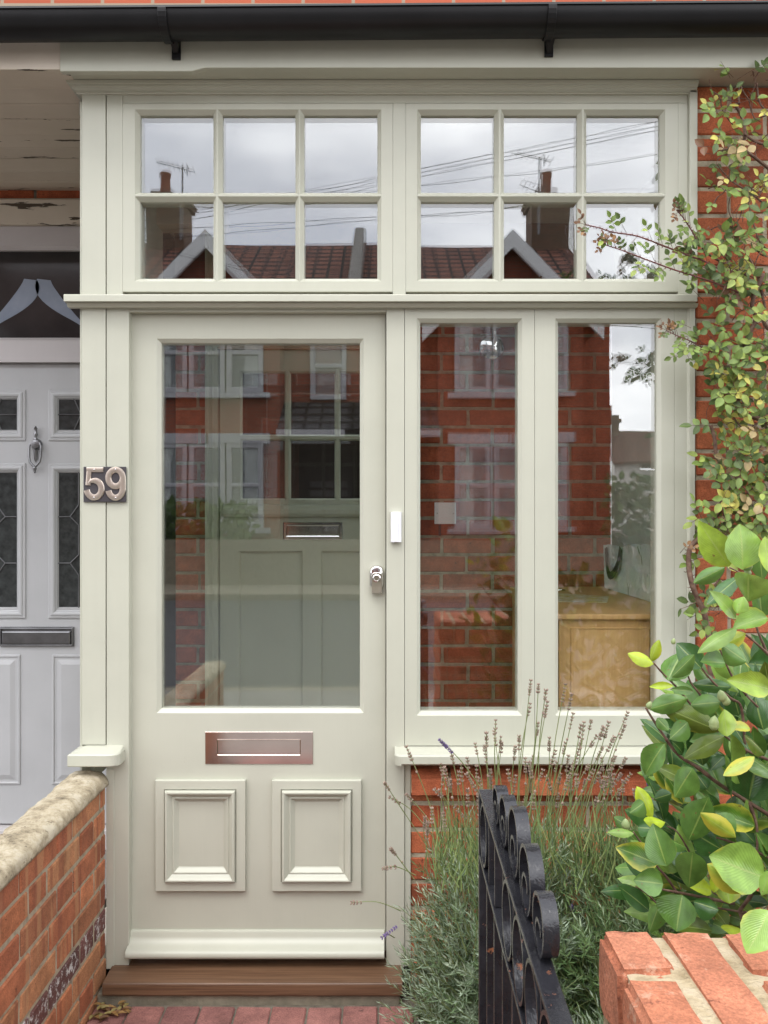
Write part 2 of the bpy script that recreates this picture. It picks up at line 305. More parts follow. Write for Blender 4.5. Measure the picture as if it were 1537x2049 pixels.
def ironmat():
    m,t,p,o=newmat('black_painted_iron')
    c,src=noise_col(t,[(.010,.010,.012),(.022,.022,.026)],20)
    n2=N(t,'ShaderNodeTexNoise',Scale=30,Detail=6,Roughness=.7); t.links.new(src,n2.inputs['Vector'])
    r=N(t,'ShaderNodeValToRGB'); r.color_ramp.elements[0].position=.645; r.color_ramp.elements[1].position=.70; t.links.new(n2.outputs['Fac'],r.inputs[0])
    mi=N(t,'ShaderNodeMix',data_type='RGBA'); t.links.new(r.outputs[0],mi.inputs[0]); t.links.new(c,mi.inputs[6]); mi.inputs[7].default_value=(.22,.075,.028,1)
    t.links.new(mi.outputs[2],p.inputs['Base Color'])
    mr=N(t,'ShaderNodeMapRange'); mr.inputs[3].default_value=.2; mr.inputs[4].default_value=.85; t.links.new(r.outputs[0],mr.inputs[0]); t.links.new(mr.outputs[0],p.inputs['Roughness'])
    bump(t,p,src,55,.5,.0035,4); return m
M['iron']=ironmat()
def leafmat(name, rough=.3, trans=.25, vein=1.0, edge=True, yellow=(.45,.42,.05)):
    m,t,p,o=newmat(name)
    at=N(t,'ShaderNodeAttribute',attribute_name='tone'); uvn=N(t,'ShaderNodeUVMap'); sep=N(t,'ShaderNodeSeparateXYZ'); t.links.new(uvn.outputs[0],sep.inputs[0])
    # |u| : 0 at the midrib, 1 at the margin
    s1=N(t,'ShaderNodeMath',operation='SUBTRACT'); s1.inputs[1].default_value=.5; t.links.new(sep.outputs[0],s1.inputs[0])
    ab=N(t,'ShaderNodeMath',operation='ABSOLUTE'); t.links.new(s1.outputs[0],ab.inputs[0])
    tcn=N(t,'ShaderNodeTexCoord'); nn=N(t,'ShaderNodeTexNoise',Scale=40,Detail=4); t.links.new(tcn.outputs['Object'],nn.inputs['Vector'])
    mr=N(t,'ShaderNodeMapRange'); mr.inputs[1].default_value=.3; mr.inputs[2].default_value=.7; mr.inputs[3].default_value=.72; mr.inputs[4].default_value=1.25; t.links.new(nn.outputs['Fac'],mr.inputs[0])
    vm=N(t,'ShaderNodeVectorMath',operation='SCALE'); t.links.new(at.outputs['Color'],vm.inputs[0]); t.links.new(mr.outputs[0],vm.inputs['Scale'])
    last=vm.outputs[0]
    # midrib
    r=N(t,'ShaderNodeMapRange'); r.inputs[1].default_value=.012; r.inputs[2].default_value=.035; r.inputs[3].default_value=.55*vein; r.inputs[4].default_value=0; t.links.new(ab.outputs[0],r.inputs[0])
    mi=N(t,'ShaderNodeMix',data_type='RGBA'); t.links.new(r.outputs[0],mi.inputs[0]); t.links.new(last,mi.inputs[6]); mi.inputs[7].default_value=(.30,.38,.10,1); last=mi.outputs[2]
    if edge:  # yellow margin/blotch, amount from the tone's alpha
        n3=N(t,'ShaderNodeTexNoise',Scale=22,Detail=3); t.links.new(tcn.outputs['Object'],n3.inputs['Vector'])
        a1=N(t,'ShaderNodeMath',operation='MULTIPLY_ADD'); a1.inputs[1].default_value=1.1; t.links.new(ab.outputs[0],a1.inputs[0]); t.links.new(n3.outputs['Fac'],a1.inputs[2])
        a2=N(t,'ShaderNodeMath',operation='MULTIPLY_ADD'); a2.inputs[1].default_value=-1.0; a2.inputs[2].default_value=1.0; t.links.new(at.outputs['Alpha'],a2.inputs[0])
        a3=N(t,'ShaderNodeMath',operation='ADD'); t.links.new(a1.outputs[0],a3.inputs[0]); t.links.new(at.outputs['Alpha'],a3.inputs[1])
        r3=N(t,'ShaderNodeMapRange'); r3.inputs[1].default_value=1.12; r3.inputs[2].default_value=1.42; t.links.new(a3.outputs[0],r3.inputs[0])
        m3=N(t,'ShaderNodeMix',data_type='RGBA'); t.links.new(r3.outputs[0],m3.inputs[0]); t.links.new(last,m3.inputs[6]); m3.inputs[7].default_value=(*yellow,1); last=m3.outputs[2]
    n7=N(t,'ShaderNodeTexNoise',Scale=130,Detail=2); t.links.new(tcn.outputs['Object'],n7.inputs['Vector'])
    r7=N(t,'ShaderNodeMapRange'); r7.inputs[1].default_value=.715; r7.inputs[2].default_value=.75; r7.inputs[4].default_value=.8; t.links.new(n7.outputs['Fac'],r7.inputs[0])
    m7=N(t,'ShaderNodeMix',data_type='RGBA'); t.links.new(r7.outputs[0],m7.inputs[0]); t.links.new(last,m7.inputs[6]); m7.inputs[7].default_value=(.16,.10,.035,1); last=m7.outputs[2]
    t.links.new(last,p.inputs['Base Color']); p.inputs['Roughness'].default_value=rough
    wv=N(t,'ShaderNodeTexWave',Scale=4.5,Distortion=1.5); wv.bands_direction='Y'; mpn=N(t,'ShaderNodeCombineXYZ'); t.links.new(ab.outputs[0],mpn.inputs[0])
    a5=N(t,'ShaderNodeMath',operation='SUBTRACT'); t.links.new(sep.outputs[1],a5.inputs[0]); t.links.new(ab.outputs[0],a5.inputs[1]); t.links.new(a5.outputs[0],mpn.inputs[1]); t.links.new(mpn.outputs[0],wv.inputs['Vector'])
    b=N(t,'ShaderNodeBump',Strength=.2*vein,Distance=.001); t.links.new(wv.outputs['Fac'],b.inputs['Height']); t.links.new(b.outputs[0],p.inputs['Normal'])
    if trans:
        tl=N(t,'ShaderNodeBsdfTranslucent'); t.links.new(last,tl.inputs[0]); ms=N(t,'ShaderNodeMixShader'); ms.inputs[0].default_value=trans
        t.links.new(p.outputs[0],ms.inputs[1]); t.links.new(tl.outputs[0],ms.inputs[2]); t.links.new(ms.outputs[0],o.inputs[0])
    return m
M['camellia']=leafmat('camellia_leaf',.2,.15)
M['rose']=leafmat('rose_leaf',.5,.25,.5,yellow=(.50,.40,.08))
M['lavleaf']=leafmat('lavender_leaf',.7,.15,.0,edge=False)
def brick_tex(name, c1, c2, mo, sx=1.0):
    m,t,p,o=newmat(name); tcn=N(t,'ShaderNodeTexCoord'); g=N(t,'ShaderNodeNewGeometry')
    sp=N(t,'ShaderNodeSeparateXYZ'); t.links.new(g.outputs['Position'],sp.inputs[0]); ad=N(t,'ShaderNodeMath',operation='ADD'); t.links.new(sp.outputs[0],ad.inputs[0]); t.links.new(sp.outputs[1],ad.inputs[1])
    cb=N(t,'ShaderNodeCombineXYZ'); t.links.new(ad.outputs[0],cb.inputs[0]); t.links.new(sp.outputs[2],cb.inputs[1])
    b=N(t,'ShaderNodeTexBrick',Scale=1.0); b.inputs['Brick Width'].default_value=.225*sx; b.inputs['Row Height'].default_value=.075*sx; b.inputs['Mortar Size'].default_value=.008*sx
    b.inputs['Color1'].default_value=(*c1,1); b.inputs['Color2'].default_value=(*c2,1); b.inputs['Mortar'].default_value=(*mo,1)
    t.links.new(cb.outputs[0],b.inputs['Vector']); t.links.new(b.outputs['Color'],p.inputs['Base Color']); p.inputs['Roughness'].default_value=.9; return m
M['far_brick']=brick_tex('far_brick',(.33,.08,.04),(.26,.058,.03),(.2,.13,.09))
M['far_chimney']=brick_tex('far_chimney_brick',(.13,.085,.055),(.17,.09,.055),(.14,.11,.08))
M['upper_brick']=brick_tex('upper_brick',(.42,.10,.045),(.34,.075,.035),(.3,.24,.17))
def tilemat(name,c1,c2):
    m,t,p,o=newmat(name); g=N(t,'ShaderNodeNewGeometry'); sp=N(t,'ShaderNodeSeparateXYZ'); t.links.new(g.outputs['Position'],sp.inputs[0])
    cb=N(t,'ShaderNodeCombineXYZ'); t.links.new(sp.outputs[0],cb.inputs[0]); t.links.new(sp.outputs[2],cb.inputs[1])
    b=N(t,'ShaderNodeTexBrick',Scale=1.0,offset=0.0); b.inputs['Brick Width'].default_value=.34; b.inputs['Row Height'].default_value=.2; b.inputs['Mortar Size'].default_value=.035; b.inputs['Mortar Smooth'].default_value=.3
    b.inputs['Color1'].default_value=(*c1,1); b.inputs['Color2'].default_value=(*c2,1); b.inputs['Mortar'].default_value=(.015,.01,.008,1); t.links.new(cb.outputs[0],b.inputs['Vector'])
    c,src=noise_col(t,[(.6,.6,.6),(1.2,1.1,1.05)],2.5,6); mu=N(t,'ShaderNodeMix',data_type='RGBA',blend_type='MULTIPLY'); mu.inputs[0].default_value=1; t.links.new(b.outputs['Color'],mu.inputs[6]); t.links.new(c,mu.inputs[7])
    t.links.new(mu.outputs[2],p.inputs['Base Color']); p.inputs['Roughness'].default_value=.9
    bp=N(t,'ShaderNodeBump',Strength=1,Distance=-.05); t.links.new(b.outputs['Fac'],bp.inputs['Height']); t.links.new(bp.outputs[0],p.inputs['Normal']); return m
M['far_tile']=tilemat('far_clay_tile',(.26,.105,.07),(.17,.072,.05))
M['slate']=tilemat('far_slate',(.06,.06,.065),(.08,.08,.085))
M['pebble']=simple('pale_render',[(.8,.76,.7),(.86,.83,.78)],.9)

# ------------------------------------------------------------------ bricks
def brick_block(mb, c, sx, sy, sz, mat=1, jit=.0015, ch=.004, sub=0):
    """chamfered, slightly uneven brick centred on c"""
    hx,hy,hz=sx/2,sy/2,sz/2
    bm=bmesh.new(); bmesh.ops.create_cube(bm,size=1)
    for v in bm.verts:
        v.co=Vector((v.co.x*2*hx+random.uniform(-jit,jit),v.co.y*2*hy+random.uniform(-jit,jit)*.5,v.co.z*2*hz+random.uniform(-jit,jit)))
    bmesh.ops.bevel(bm,geom=list(bm.edges),offset=ch,segments=1 if not sub else 3,affect='EDGES')
    if sub:
        bmesh.ops.subdivide_edges(bm,edges=[e for e in bm.edges if e.calc_length()>.012],cuts=sub,use_grid_fill=True)
        cc=Vector(c)
        for v in bm.verts:
            n=noise.fractal(( v.co+cc)*55,1,2,5); v.co+=v.co.normalized()*n*.0042
            k=noise.noise((v.co+cc)*14)
            e=max(abs(v.co.x)/hx,0)*.0
            if k>.28: v.co*=1-(k-.28)*.05
    bm.verts.index_update()
    mb.add([v.co+Vector(c) for v in bm.verts],[[v.index for v in f.verts] for f in bm.faces],mat); bm.free()
def brick_wall(mb, axis, a0, a1, face, z0, z1, thick, pitch=.081, bl=.222, gap=.011, facing=1, start=0, over=None, proud=.004, bond='s'):
    """one wall of individual bricks; axis 'x': wall runs in X and its face is at Y=face; axis 'y': runs in Y, face at X=face"""
    n=int(round((z1-z0)/pitch)) ; top=z1
    inner=face-facing*thick
    lo,hi=min(face-facing*proud,inner),max(face-facing*proud,inner)
    if axis=='x': mb.box(a0,a1,lo,hi,z0,z1-.002,0)
    else: mb.box(lo,hi,a0,a1,z0,z1-.002,0)
    for i in range(n+1):
        zt=top-i*pitch; zb=zt-pitch+gap
        if zt-z0<.03: break
        zb=max(zb,z0)
        off=0 if (i+start)%2==0 else (bl/2 if bond=='s' else bl*.75)
        a=a0-off-random.uniform(0,.01); j=0
        while a<a1:
            l=bl if bond=='s' or j%2==0 else bl/2
            l-=gap; s0,s1=max(a,a0),min(a+l,a1)
            if s1-s0>.02:
                d=.03; cz=(zt+zb)/2+random.uniform(-.0012,.0012); ca=(s0+s1)/2; off_=random.uniform(-.0015,.0015)
                cf=face-facing*(d/2)+off_
                mat=1
                if over and over(i,ca): mat=2
                if axis=='x': brick_block(mb,(ca,cf,cz),s1-s0,d,zt-zb,mat)
                else: brick_block(mb,(cf,ca,cz),d,s1-s0,zt-zb,mat)
            a+=l+gap; j+=1
    return mb

# ================================================================== SETTING
mb=MB(); mb.box(-60,60,-90,30,-.35,-.03); g=mb.build('ground',M['soil']); tag(g,kind='structure')
mb=MB(); mb.box(-40,40,-4.2,-2.32,-.03,-.004); tag(mb.build('pavement',M['slab']),kind='structure')
mb=MB(); mb.box(-40,40,-4.32,-4.2,-.03,.0); tag(mb.build('kerb',M['concrete'],bevel=.01),kind='structure')
mb=MB(); mb.box(-40,40,-11.4,-4.32,-.03,-.02)
tag(mb.build('road',M['asphalt']),kind='structure')
mb=MB(); mb.box(-40,40,-13.2,-11.4,-.03,.09); tag(mb.build('far_pavement',M['concrete'],bevel=.01),kind='structure')
mb=MB(); mb.box(-.862,.10,-2.32,-.05,-.03,-.006,0)
y=-.105; row=0
for i in range(11):
    y0=-.100-i*.205; x=-.858
    j=0
    while x<.06:
        brick_block(mb,(x+.05+random.uniform(-.001,.001),y0-.0985,-.013+random.uniform(-.0015,.0015)),.1,.197,.03,1,.0012,.004); x+=.1055; j+=1
p=mb.build('path',[M['mortar_dark'],M['paver']]); tag(p,kind='structure')
# debris: dry leaves in the corner
mb=MB()
def leaf_geo(mb, base, direction, normal, length, width, col, fold=.25, curl=.15, mat=0, rows=7, serr=0, tipy=1.0):
    d=Vector(direction).normalized(); n=Vector(normal); n=(n-d*n.dot(d))
    n=n.normalized() if n.length>1e-5 else d.orthogonal().normalized()
    s=d.cross(n).normalized(); base=Vector(base); vs=[];uv=[]
    cols_=(-1,-.5,0,.5,1) if rows>4 else (-1,0,1)
    for i in range(rows):
        t=i/(rows-1); w=(math.sin(math.pi*min(1,t**.93))**.78)*(1-.12*t) if 0<t<1 else .02
        cz=-curl*length*t*t
        for u in cols_:
            uu=u*(1+ (serr*((i%2)-.5) if abs(u)==1 else 0))
            vs.append(base+d*(length*t*(1 if i<rows-1 else tipy))+s*(uu*w*width/2)+n*((.35*abs(u)+.65*u*u)*fold*w*width/2+cz+ (random.uniform(-.02,.02)*width if abs(u)==1 else 0)))
            uv.append((u*.5+.5,t))
    k=len(cols_)
    fs=[(i*k+j,i*k+j+1,(i+1)*k+j+1,(i+1)*k+j) for i in range(rows-1) for j in range(k-1)]
    mb.add(vs,fs,mat,uv,col)
for i in range(34):
    a=random.random()*6.28
    leaf_geo(mb,(-.85+abs(random.gauss(0,.05)),-.11-abs(random.gauss(0,.035)),.006+random.random()*.008),(math.cos(a),math.sin(a),.2),(0,0,1),.03,.014,random.choice([(.30,.17,.06,0),(.18,.09,.04,0),(.34,.27,.10,0)]),.4,.3,rows=5)
o=mb.build('dry_leaves',M['rose']); tag(o,'scatter of dry brown leaves in the corner of the doorstep and brick wall','dry leaves',kind='stuff')

# ================================================================== GLASS PANE helper
pane_i=[0]
def pane(parent, x0,x1,z0,z1, y, name='pane', gap=.016, mat='glass', amp=1.0):
    mb=MB(); n=8; rs=random.Random(pane_i[0]*13+5); pane_i[0]+=1
    for k in range(2):
        bow=(.00012 if k==0 else -.00012)*amp*rs.uniform(.6,1.3); tx=rs.uniform(-1,1)*.0013*amp; tz=(.0004 if k==0 else -.0010)*rs.uniform(.5,1.2)*amp+rs.uniform(-.0009,.0009)
        vs=[]
        for j in range(n+1):
            for i in range(n+1):
                u=i/n*2-1; v=j/n*2-1
                vs.append((x0+(x1-x0)*i/n,y+k*gap+bow*(1-u*u)*(1-v*v)+tx*u*(x1-x0)/2+tz*v*(z1-z0)/2,z0+(z1-z0)*j/n))
        mb.add(vs,[(j*(n+1)+i,j*(n+1)+i+1,(j+1)*(n+1)+i+1,(j+1)*(n+1)+i) for j in range(n) for i in range(n)])
    return mb.build(name,M[mat],parent,smooth=True,fix=False)

# ================================================================== PORCH
SAGE=M['sage']; BV=.0016; YD=.03
porch=thing('porch',(X(780),.0,.0),'sage green painted timber front porch with glazed top lights and sidelights','porch')
ztr=Z(603,-.045); zt0=Z(588,-.045)      # transom shelf underside and top
ztop=2.80
# corner boards and posts
mb=MB(); mb.box(X(213.2),X(258),0,.075,.062,ztr); mb.build('post',SAGE,porch,bevel=BV)
mb=MB(); mb.box(X(164.5),X(211.8),-.003,.06,Z(1490),ztr); mb.build('corner_board',SAGE,porch,bevel=BV)
mb=MB(); mb.box(X(158.5),X(163.4),.006,.9,.62,ztop-.05); mb.build('side_cladding',SAGE,porch,bevel=BV)
mb=MB(); mb.box(X(213.2),X(245.5),0,.075,zt0,ztop-.03); mb.build('post',SAGE,porch,bevel=BV)
mb=MB(); mb.box(X(164.5),X(211.8),-.003,.06,zt0,ztop-.03); mb.build('corner_board',SAGE,porch,bevel=BV)
# small sill block on the garden wall
def sill_prof(yb,yf,zb,zt):
    return [(yb,zb),(yf+.006,zb),(yf,zb+.004),(yf,zt-.012),(yf+.004,zt-.006),(yb,zt)]
mb=MB(); xa,xb=X(135,-.07),X(236,-.07); zb,zt=Z(1535,-.07),Z(1491)
def plan(x0_,x1_,yf_,r):
    pts=[(x0_,.02),(x0_,yf_)]
    for k in range(7): t=R(-90+90*k/6); pts.append((x1_-r+r*math.cos(t),yf_+r+r*math.sin(t)))
    return pts+[(x1_,.02)]
ol=[(plan(xa,xb,-.068,.03),zb),(plan(xa,xb,-.07,.03),zb+.003),(plan(xa,xb,-.07,.03),zt-.013),(plan(xa+.003,xb-.002,-.066,.03),zt-.0095),(plan(xa+.022,xb-.004,-.03,.02),zt-.003),(plan(xa+.034,xb-.008,-.002,.002),zt)]
m_=len(ol[0][0]); mb.add([(p[0],min(p[1],.02),z_) for o_,z_ in ol for p in o_],[(k*m_+i,k*m_+(i+1)%m_,(k+1)*m_+(i+1)%m_,(k+1)*m_+i) for k in range(5) for i in range(m_)]+[tuple(range(m_)),tuple(range(5*m_,6*m_))])
mb.build('corner_sill',SAGE,porch,bevel=.003)
mb=MB(); mb.box(X(213.4),X(229),-.0045,-.0002,.060,Z(1538)); mb.build('foot_strip',SAGE,porch,bevel=.001)
# door frame: head and jamb
mb=MB(); mb.box(X(258),X(773),.001,.075,Z(624),ztr); mb.build('door_head',SAGE,porch,bevel=BV)
mb=MB(); mb.box(X(773.2),X(809.4),0,.075,.062,ztr); mb.build('jamb',SAGE,porch,bevel=BV)
mb=MB(); mb.box(X(809.8),X(822),.006,.075,.062,Z(1532,-.075)); mb.build('jamb_lining',SAGE,porch,bevel=BV)
mb=MB(); mb.box(X(255,.05),X(264,.05),YD+.047,.074,.09,Z(624)); mb.box(X(768,.05),X(776,.05),YD+.047,.0745,.09,Z(624)); mb.box(X(264,.05),X(768,.05),YD+.047,.0745,Z(636,.05),Z(624)); mb.build('door_stop',SAGE,porch)
# sidelights
zs0=Z(1492)
for (a,b,g0,g1) in ((810.2,1069.6,840,1037),(1070.4,1348.8,1117,1315.5)):
    mb=MB(); mb.board(X(a),X(b),zs0,ztr,[(X(g0-6),X(g1+8),Z(1432),Z(637))],0,.07,.0115,.012)
    w=mb.build('sidelight_frame',SAGE,porch,bevel=.0008,seg=1)
    pane(w,X(g0-2),X(g1+4),Z(1424),Z(640),.022)
mb=MB(); mb.box(X(1349.4),X(1377),.0005,.07,zs0,ztr); mb.build('end_stile',SAGE,porch,bevel=BV)
mb=MB(); mb.box(X(1377.2),X(1391,-.01),-.012,.07,zs0,ztr); mb.prism([(X(1374),.0),(X(1377.5),-.006),(X(1377.5),.004)],zs0,ztr,'z'); mb.build('cover_strip',SAGE,porch,bevel=.003)
mb=MB(); mb.box(X(1377.2),X(1396,-.01),-.012,.07,zt0,ztop-.02); mb.build('cover_strip',SAGE,porch,bevel=.003)
# sill
mb=MB(); yb,yf=.05,-.075; zb,zt=Z(1533,yf),zs0
x0=X(790,yf); x1=1.0
mb.prism([(yb,zb),(yf+.008,zb),(yf,zb+.006),(yf,zt-.013),(yf+.003,zt-.008),(yb,zt+.001)],x0+.02,x1)
nn=6
for k in range(nn):   # rounded left horn
    t0=math.pi/2*(k)/nn; t1=math.pi/2*(k+1)/nn
    xa=x0+.02-.02*math.sin(t1); xb=x0+.02-.02*math.sin(t0)
    yy=yf+.02*(1-math.cos(t1)); mb.prism([(-.0005,zb),(yy,zb),(yy,zt-.013),(yy+.003,zt-.008),(-.0005,zt-.003)],xa,xb)
mb.build('window_sill',SAGE,porch,bevel=.002)
# transom shelf
mb=MB(); mb.prism([(.04,ztr),(-.045,ztr),(-.045,zt0-.003),(-.042,zt0),(.04,zt0+.004)],X(127,-.045),X(1396,-.045)); mb.prism([(-.0005,ztr-.012),(-.02,ztr-.012),(-.03,ztr-.001),(-.0005,ztr-.001)],X(140),X(1391)); mb.build('transom_shelf',SAGE,porch,bevel=.0015)
# upper frame and casements
zh=Z(206); zc0=Z(583.5)
mb=MB(); mb.box(X(245.7),X(1377),.001,.075,zh,ztop-.03); mb.build('head_rail',SAGE,porch,bevel=BV)
mb=MB(); mb.box(X(786),X(812.2),.0,.075,zt0+.003,zh); mb.build('centre_mullion',SAGE,porch,bevel=BV)
mb=MB(); mb.box(X(1357),X(1377),.0,.075,zt0+.003,zh); mb.build('end_stile',SAGE,porch,bevel=BV)
for (a,b,cols_) in ((245.8,785.8,((278,425),(444,590),(608,755))),(812.4,1356.8,((843,990),(1010,1157),(1176,1323)))):
    rows_=((227,382),(401,555)); q=8.2
    holes=[(X(g0-q),X(g1+q),Z(r1+q),Z(r0-q)) for g0,g1 in cols_ for r0,r1 in rows_]
    mb=MB(); mb.board(X(a),X(b),zc0,zh-.0015,holes,.0,.06,.0125,.015)
    w=mb.build('top_light',SAGE,porch,bevel=.0008,seg=1)
    for h in holes: pane(w,h[0]+.008,h[1]-.008,h[2]+.008,h[3]-.008,.024)
# crown moulding, soffit
prof=[(.03,2.768),(-.006,2.768),(-.008,2.771),(-.012,2.772),(-.012,2.776),(-.015,2.777),(-.018,2.782),(-.024,2.785),(-.025,2.789),(-.030,2.791),(-.032,2.799),(.03,2.799)]
mb=MB(); mb.prism(prof,X(158.4),X(1396,-.02))
# mitred return on the left end
L_=len(prof); vs=[(X(158.4),p[0],p[1]) for p in prof]+[(X(158.4)+min(0,p[0])*.9,p[0],p[1]) for p in prof]+[(X(158.4)+min(0,p[0])*.9,.6,p[1]) for p in prof]
mb.add(vs,[(i,(i+1)%L_,L_+(i+1)%L_,L_+i) for i in range(L_)]+[(L_+i,L_+(i+1)%L_,2*L_+(i+1)%L_,2*L_+i) for i in range(L_)]+[tuple(range(2*L_,3*L_)),tuple(range(L_,2*L_))])
mb.build('crown_moulding',SAGE,porch,smooth=True,angle=28)
mb=MB(); mb.box(X(120,-.11),1.6,-.0885,.02,2.8005,2.818); mb.build('soffit',SAGE,porch)
mb=MB(); yf=-.11; xa=X(120,yf)
za,zb_=Z(142.5,yf),Z(135.5,yf); xm0,xm1=X(383,yf),X(410,yf)
pts=[(xa,za),(xm0,za),(xm1,zb_),(1.6,zb_),(1.6,2.96),(xa,2.96)]
mb.prism(pts,-.11,-.089,'y'); mb.build('fascia',SAGE,porch,bevel=.002)
# roof of the porch and interior shell
mb=MB(); mb.prism([(-.10,2.96),(-.10,2.975),(1.15,3.48),(1.15,3.42)],-2.4,1.6); mb.build('roof',M['far_tile'],porch)
mb=MB(); mb.box(-.975,1.03,.08,1.3,2.745,2.790); mb.build('ceiling',M['ceil'],porch)
mb=MB(); mb.box(-.92,1.012,1.075,1.128,2.40,2.744); mb.build('header_board',M['darkboard'],porch)
mb=MB(); mb.box(-.975,1.03,.08,1.13,.03,.09); mb.build('floor',M['tilefloor'],porch)
mb=MB(); mb.box(1.014,1.035,.076,1.13,.09,2.745); mb.build('side_wall',M['plaster'],porch)
mb=MB(); mb.box(-.945,-.925,.08,.9,.62,2.745); mb.box(-.925,-.915,.62,.66,.70,2.7); mb.box(-.925,-.915,.3,.33,.70,2.7); mb.build('side_lining',M['plaster'],porch,bevel=.002)
# ------------------------------------------------------------------ front door (part) with its sub-parts
YD=.03
mb=MB(); dx0,dx1=X(260.2,YD)+.0,X(771.4,YD); dz0,dz1=.098,Z(629,YD)
mb.board(dx0,dx1,dz0,dz1,[(X(313.5,YD),X(728,YD),Z(1427,YD),Z(677.5,YD))],YD,YD+.045,.0125,.012)
door=mb.build('front_door',SAGE,porch,bevel=.0008,seg=1)
pane(door,X(318,YD),X(723,YD),Z(1420,YD),Z(683,YD),YD+.02,amp=.9)
for (a,b) in ((311,491),(544.5,723)):
    mb=MB(); q=YD
    mb.rings(X(a,q-.014),X(b,q-.014),Z(1783,q-.014),Z(1561.5,q-.014),[(0,q-.0005),(0,q-.015),(.0012,q-.016),(.0275,q-.016),(.0285,q-.010),(.0305,q-.010),(.0315,q-.024),(.0340,q-.0275),(.0385,q-.0275),(.0430,q-.023),(.0470,q-.0165),(.0510,q-.0125),(.0530,q-.0115),(.0540,q-.0135),(.0575,q-.0135),(.0600,q-.0105),(.0660,q-.0035),(.0700,q-.0015),(.0705,q-.0005)])
    pm=mb.build('panel_moulding',SAGE,door)
    pm.data.polygons.foreach_set('use_smooth',[True]*len(pm.data.polygons)); pm.data.set_sharp_from_angle(angle=R(35))
    mb=MB()
mb=MB(); mb.prism([(YD-.0005,.166),(YD-.008,.165),(YD-.011,.160),(YD-.012,.150),(YD-.016,.142),(YD-.026,.133),(YD-.038,.127),(YD-.050,.124),(YD-.056,.118),(YD-.058,.110),(YD-.056,.103),(YD-.05,.099),(YD-.0005,.099)],X(262,YD)-.001,X(769,YD)); mb.build('weather_bar',SAGE,door,smooth=True,angle=50)
# letter plate
mb=MB(); a,b,c,d=X(411,YD),X(626.5,YD),Z(1528.5,YD),Z(1464,YD)
mb.rings(a,b,c,d,[(0,YD-.0003),(0,YD-.0022),(.0008,YD-.003)])
mb2=MB(); mb2.rings(X(435,YD),X(602,YD),Z(1510.5,YD),Z(1478.5,YD),[(0,YD-.003),(.0004,YD-.0052),(.0012,YD-.0062),(.0022,YD-.0055),(.0026,YD-.0049)])
lp=mb.build('letter_plate',M['nickel'],door); lf=None
mb2.v=[v for v in mb2.v]; mb.v+=[]
mb3=MB(); mb3.v=mb2.v; mb3.f=mb2.f; mb3.m=mb2.m; mb3.build('letter_flap',M['nickel'],door)
# lock
mb=MB(); cxl=X(754,YD-.01); czl=Z(1158,YD-.01)
def roundrect(cx,cz,w,h,rt,rb,n=8):
    pts=[]
    for (qx,qz,r,a0) in ((cx+w/2-rt,cz+h/2-rt,rt,0),(cx-w/2+rt,cz+h/2-rt,rt,90),(cx-w/2+rb,cz-h/2+rb,rb,180),(cx+w/2-rb,cz-h/2+rb,rb,270)):
        for k in range(n+1):
            t=R(a0+90*k/n); pts.append((qx+r*math.cos(t),qz+r*math.sin(t)))
    return pts
def extr(mb, outlines):   # list of (outline, y)
    n=len(outlines[0][0]); vs=[(p[0],y,p[1]) for o_,y in outlines for p in o_]
    mb.add(vs,[(k*n+i,k*n+(i+1)%n,(k+1)*n+(i+1)%n,(k+1)*n+i) for k in range(len(outlines)-1) for i in range(n)]+[tuple(range((len(outlines)-1)*n,len(outlines)*n)),tuple(range(n))])
w,h=.046,.078
extr(mb,[(roundrect(cxl,czl+.004,w,h,.022,.018),YD-.0003),(roundrect(cxl,czl+.004,w-.001,h-.001,.022,.018),YD-.012),(roundrect(cxl,czl+.003,w-.008,h-.006,.019,.016),YD-.020),(roundrect(cxl,czl+.001,w-.014,h-.014,.016,.012),YD-.022)])
extr(mb,[(roundrect(cxl,czl-.012,.034,.066,.012,.004),YD-.004),(roundrect(cxl,czl-.012,.034,.066,.012,.004),YD-.021),(roundrect(cxl,czl-.012,.031,.063,.012,.004),YD-.025)])
lk=mb.build('door_lock',M['chrome'],door,smooth=True,angle=40)
# barrel colour shows as a sub detail of the same lock
mb=MB(); mb.lathe((cxl,YD-.0255,czl+.003),[(.0125,0),(.0125,.004),(.010,.0055),(.0085,.0055),(.008,.0045),(.0001,.0045)],(0,-1,0),24); mb.box(cxl-.0008,cxl+.0008,YD-.0312,YD-.0302,czl-.003,czl+.006); mb.build('lock_barrel',[M['chrome']],door,smooth=True,angle=40)

# ------------------------------------------------------------------ number plate 59
num=thing('house_number',(X(211),-.004,Z(1005)),'chrome house number 59 on a dark square plate','house number')
YN=-.0035
mb=MB(); mb.box(X(168.5,YN),X(253.5,YN),YN-.006,YN-.0005,Z(1004.5,YN),Z(934,YN)); mb.build('plate',M['plate'],num,bevel=.001)
def nz(u,v):  # zoomed plate coordinates to the plate plane
    return (X(150+u/11.82,YN-.01),Z(900+v/11.82,YN-.01))
def ribbon(pts, widths, y0, name):
    mb=MB(); prof=[(-1,0),(-1,-.0030),(-.86,-.0046),(-.4,-.0052),(.4,-.0052),(.86,-.0046),(1,-.0030),(1,0)]
    P=[Vector(nz(*p)) for p in pts]; k=len(P); vs=[]
    for i in range(k):
        t=(P[min(i+1,k-1)]-P[max(i-1,0)]).normalized(); n=Vector((-t.y,t.x)); w=widths[i]*1.0/11.82*.00155/2
        for a,dy in prof: q=P[i]+n*a*w; vs.append((q.x,y0+dy,q.y))
    m=len(prof); fs=[(i*m+j,i*m+j+1,(i+1)*m+j+1,(i+1)*m+j) for i in range(k-1) for j in range(m-1)]+[tuple(range(m)),tuple(range((k-1)*m,k*m))]
    mb.add(vs,fs); return mb
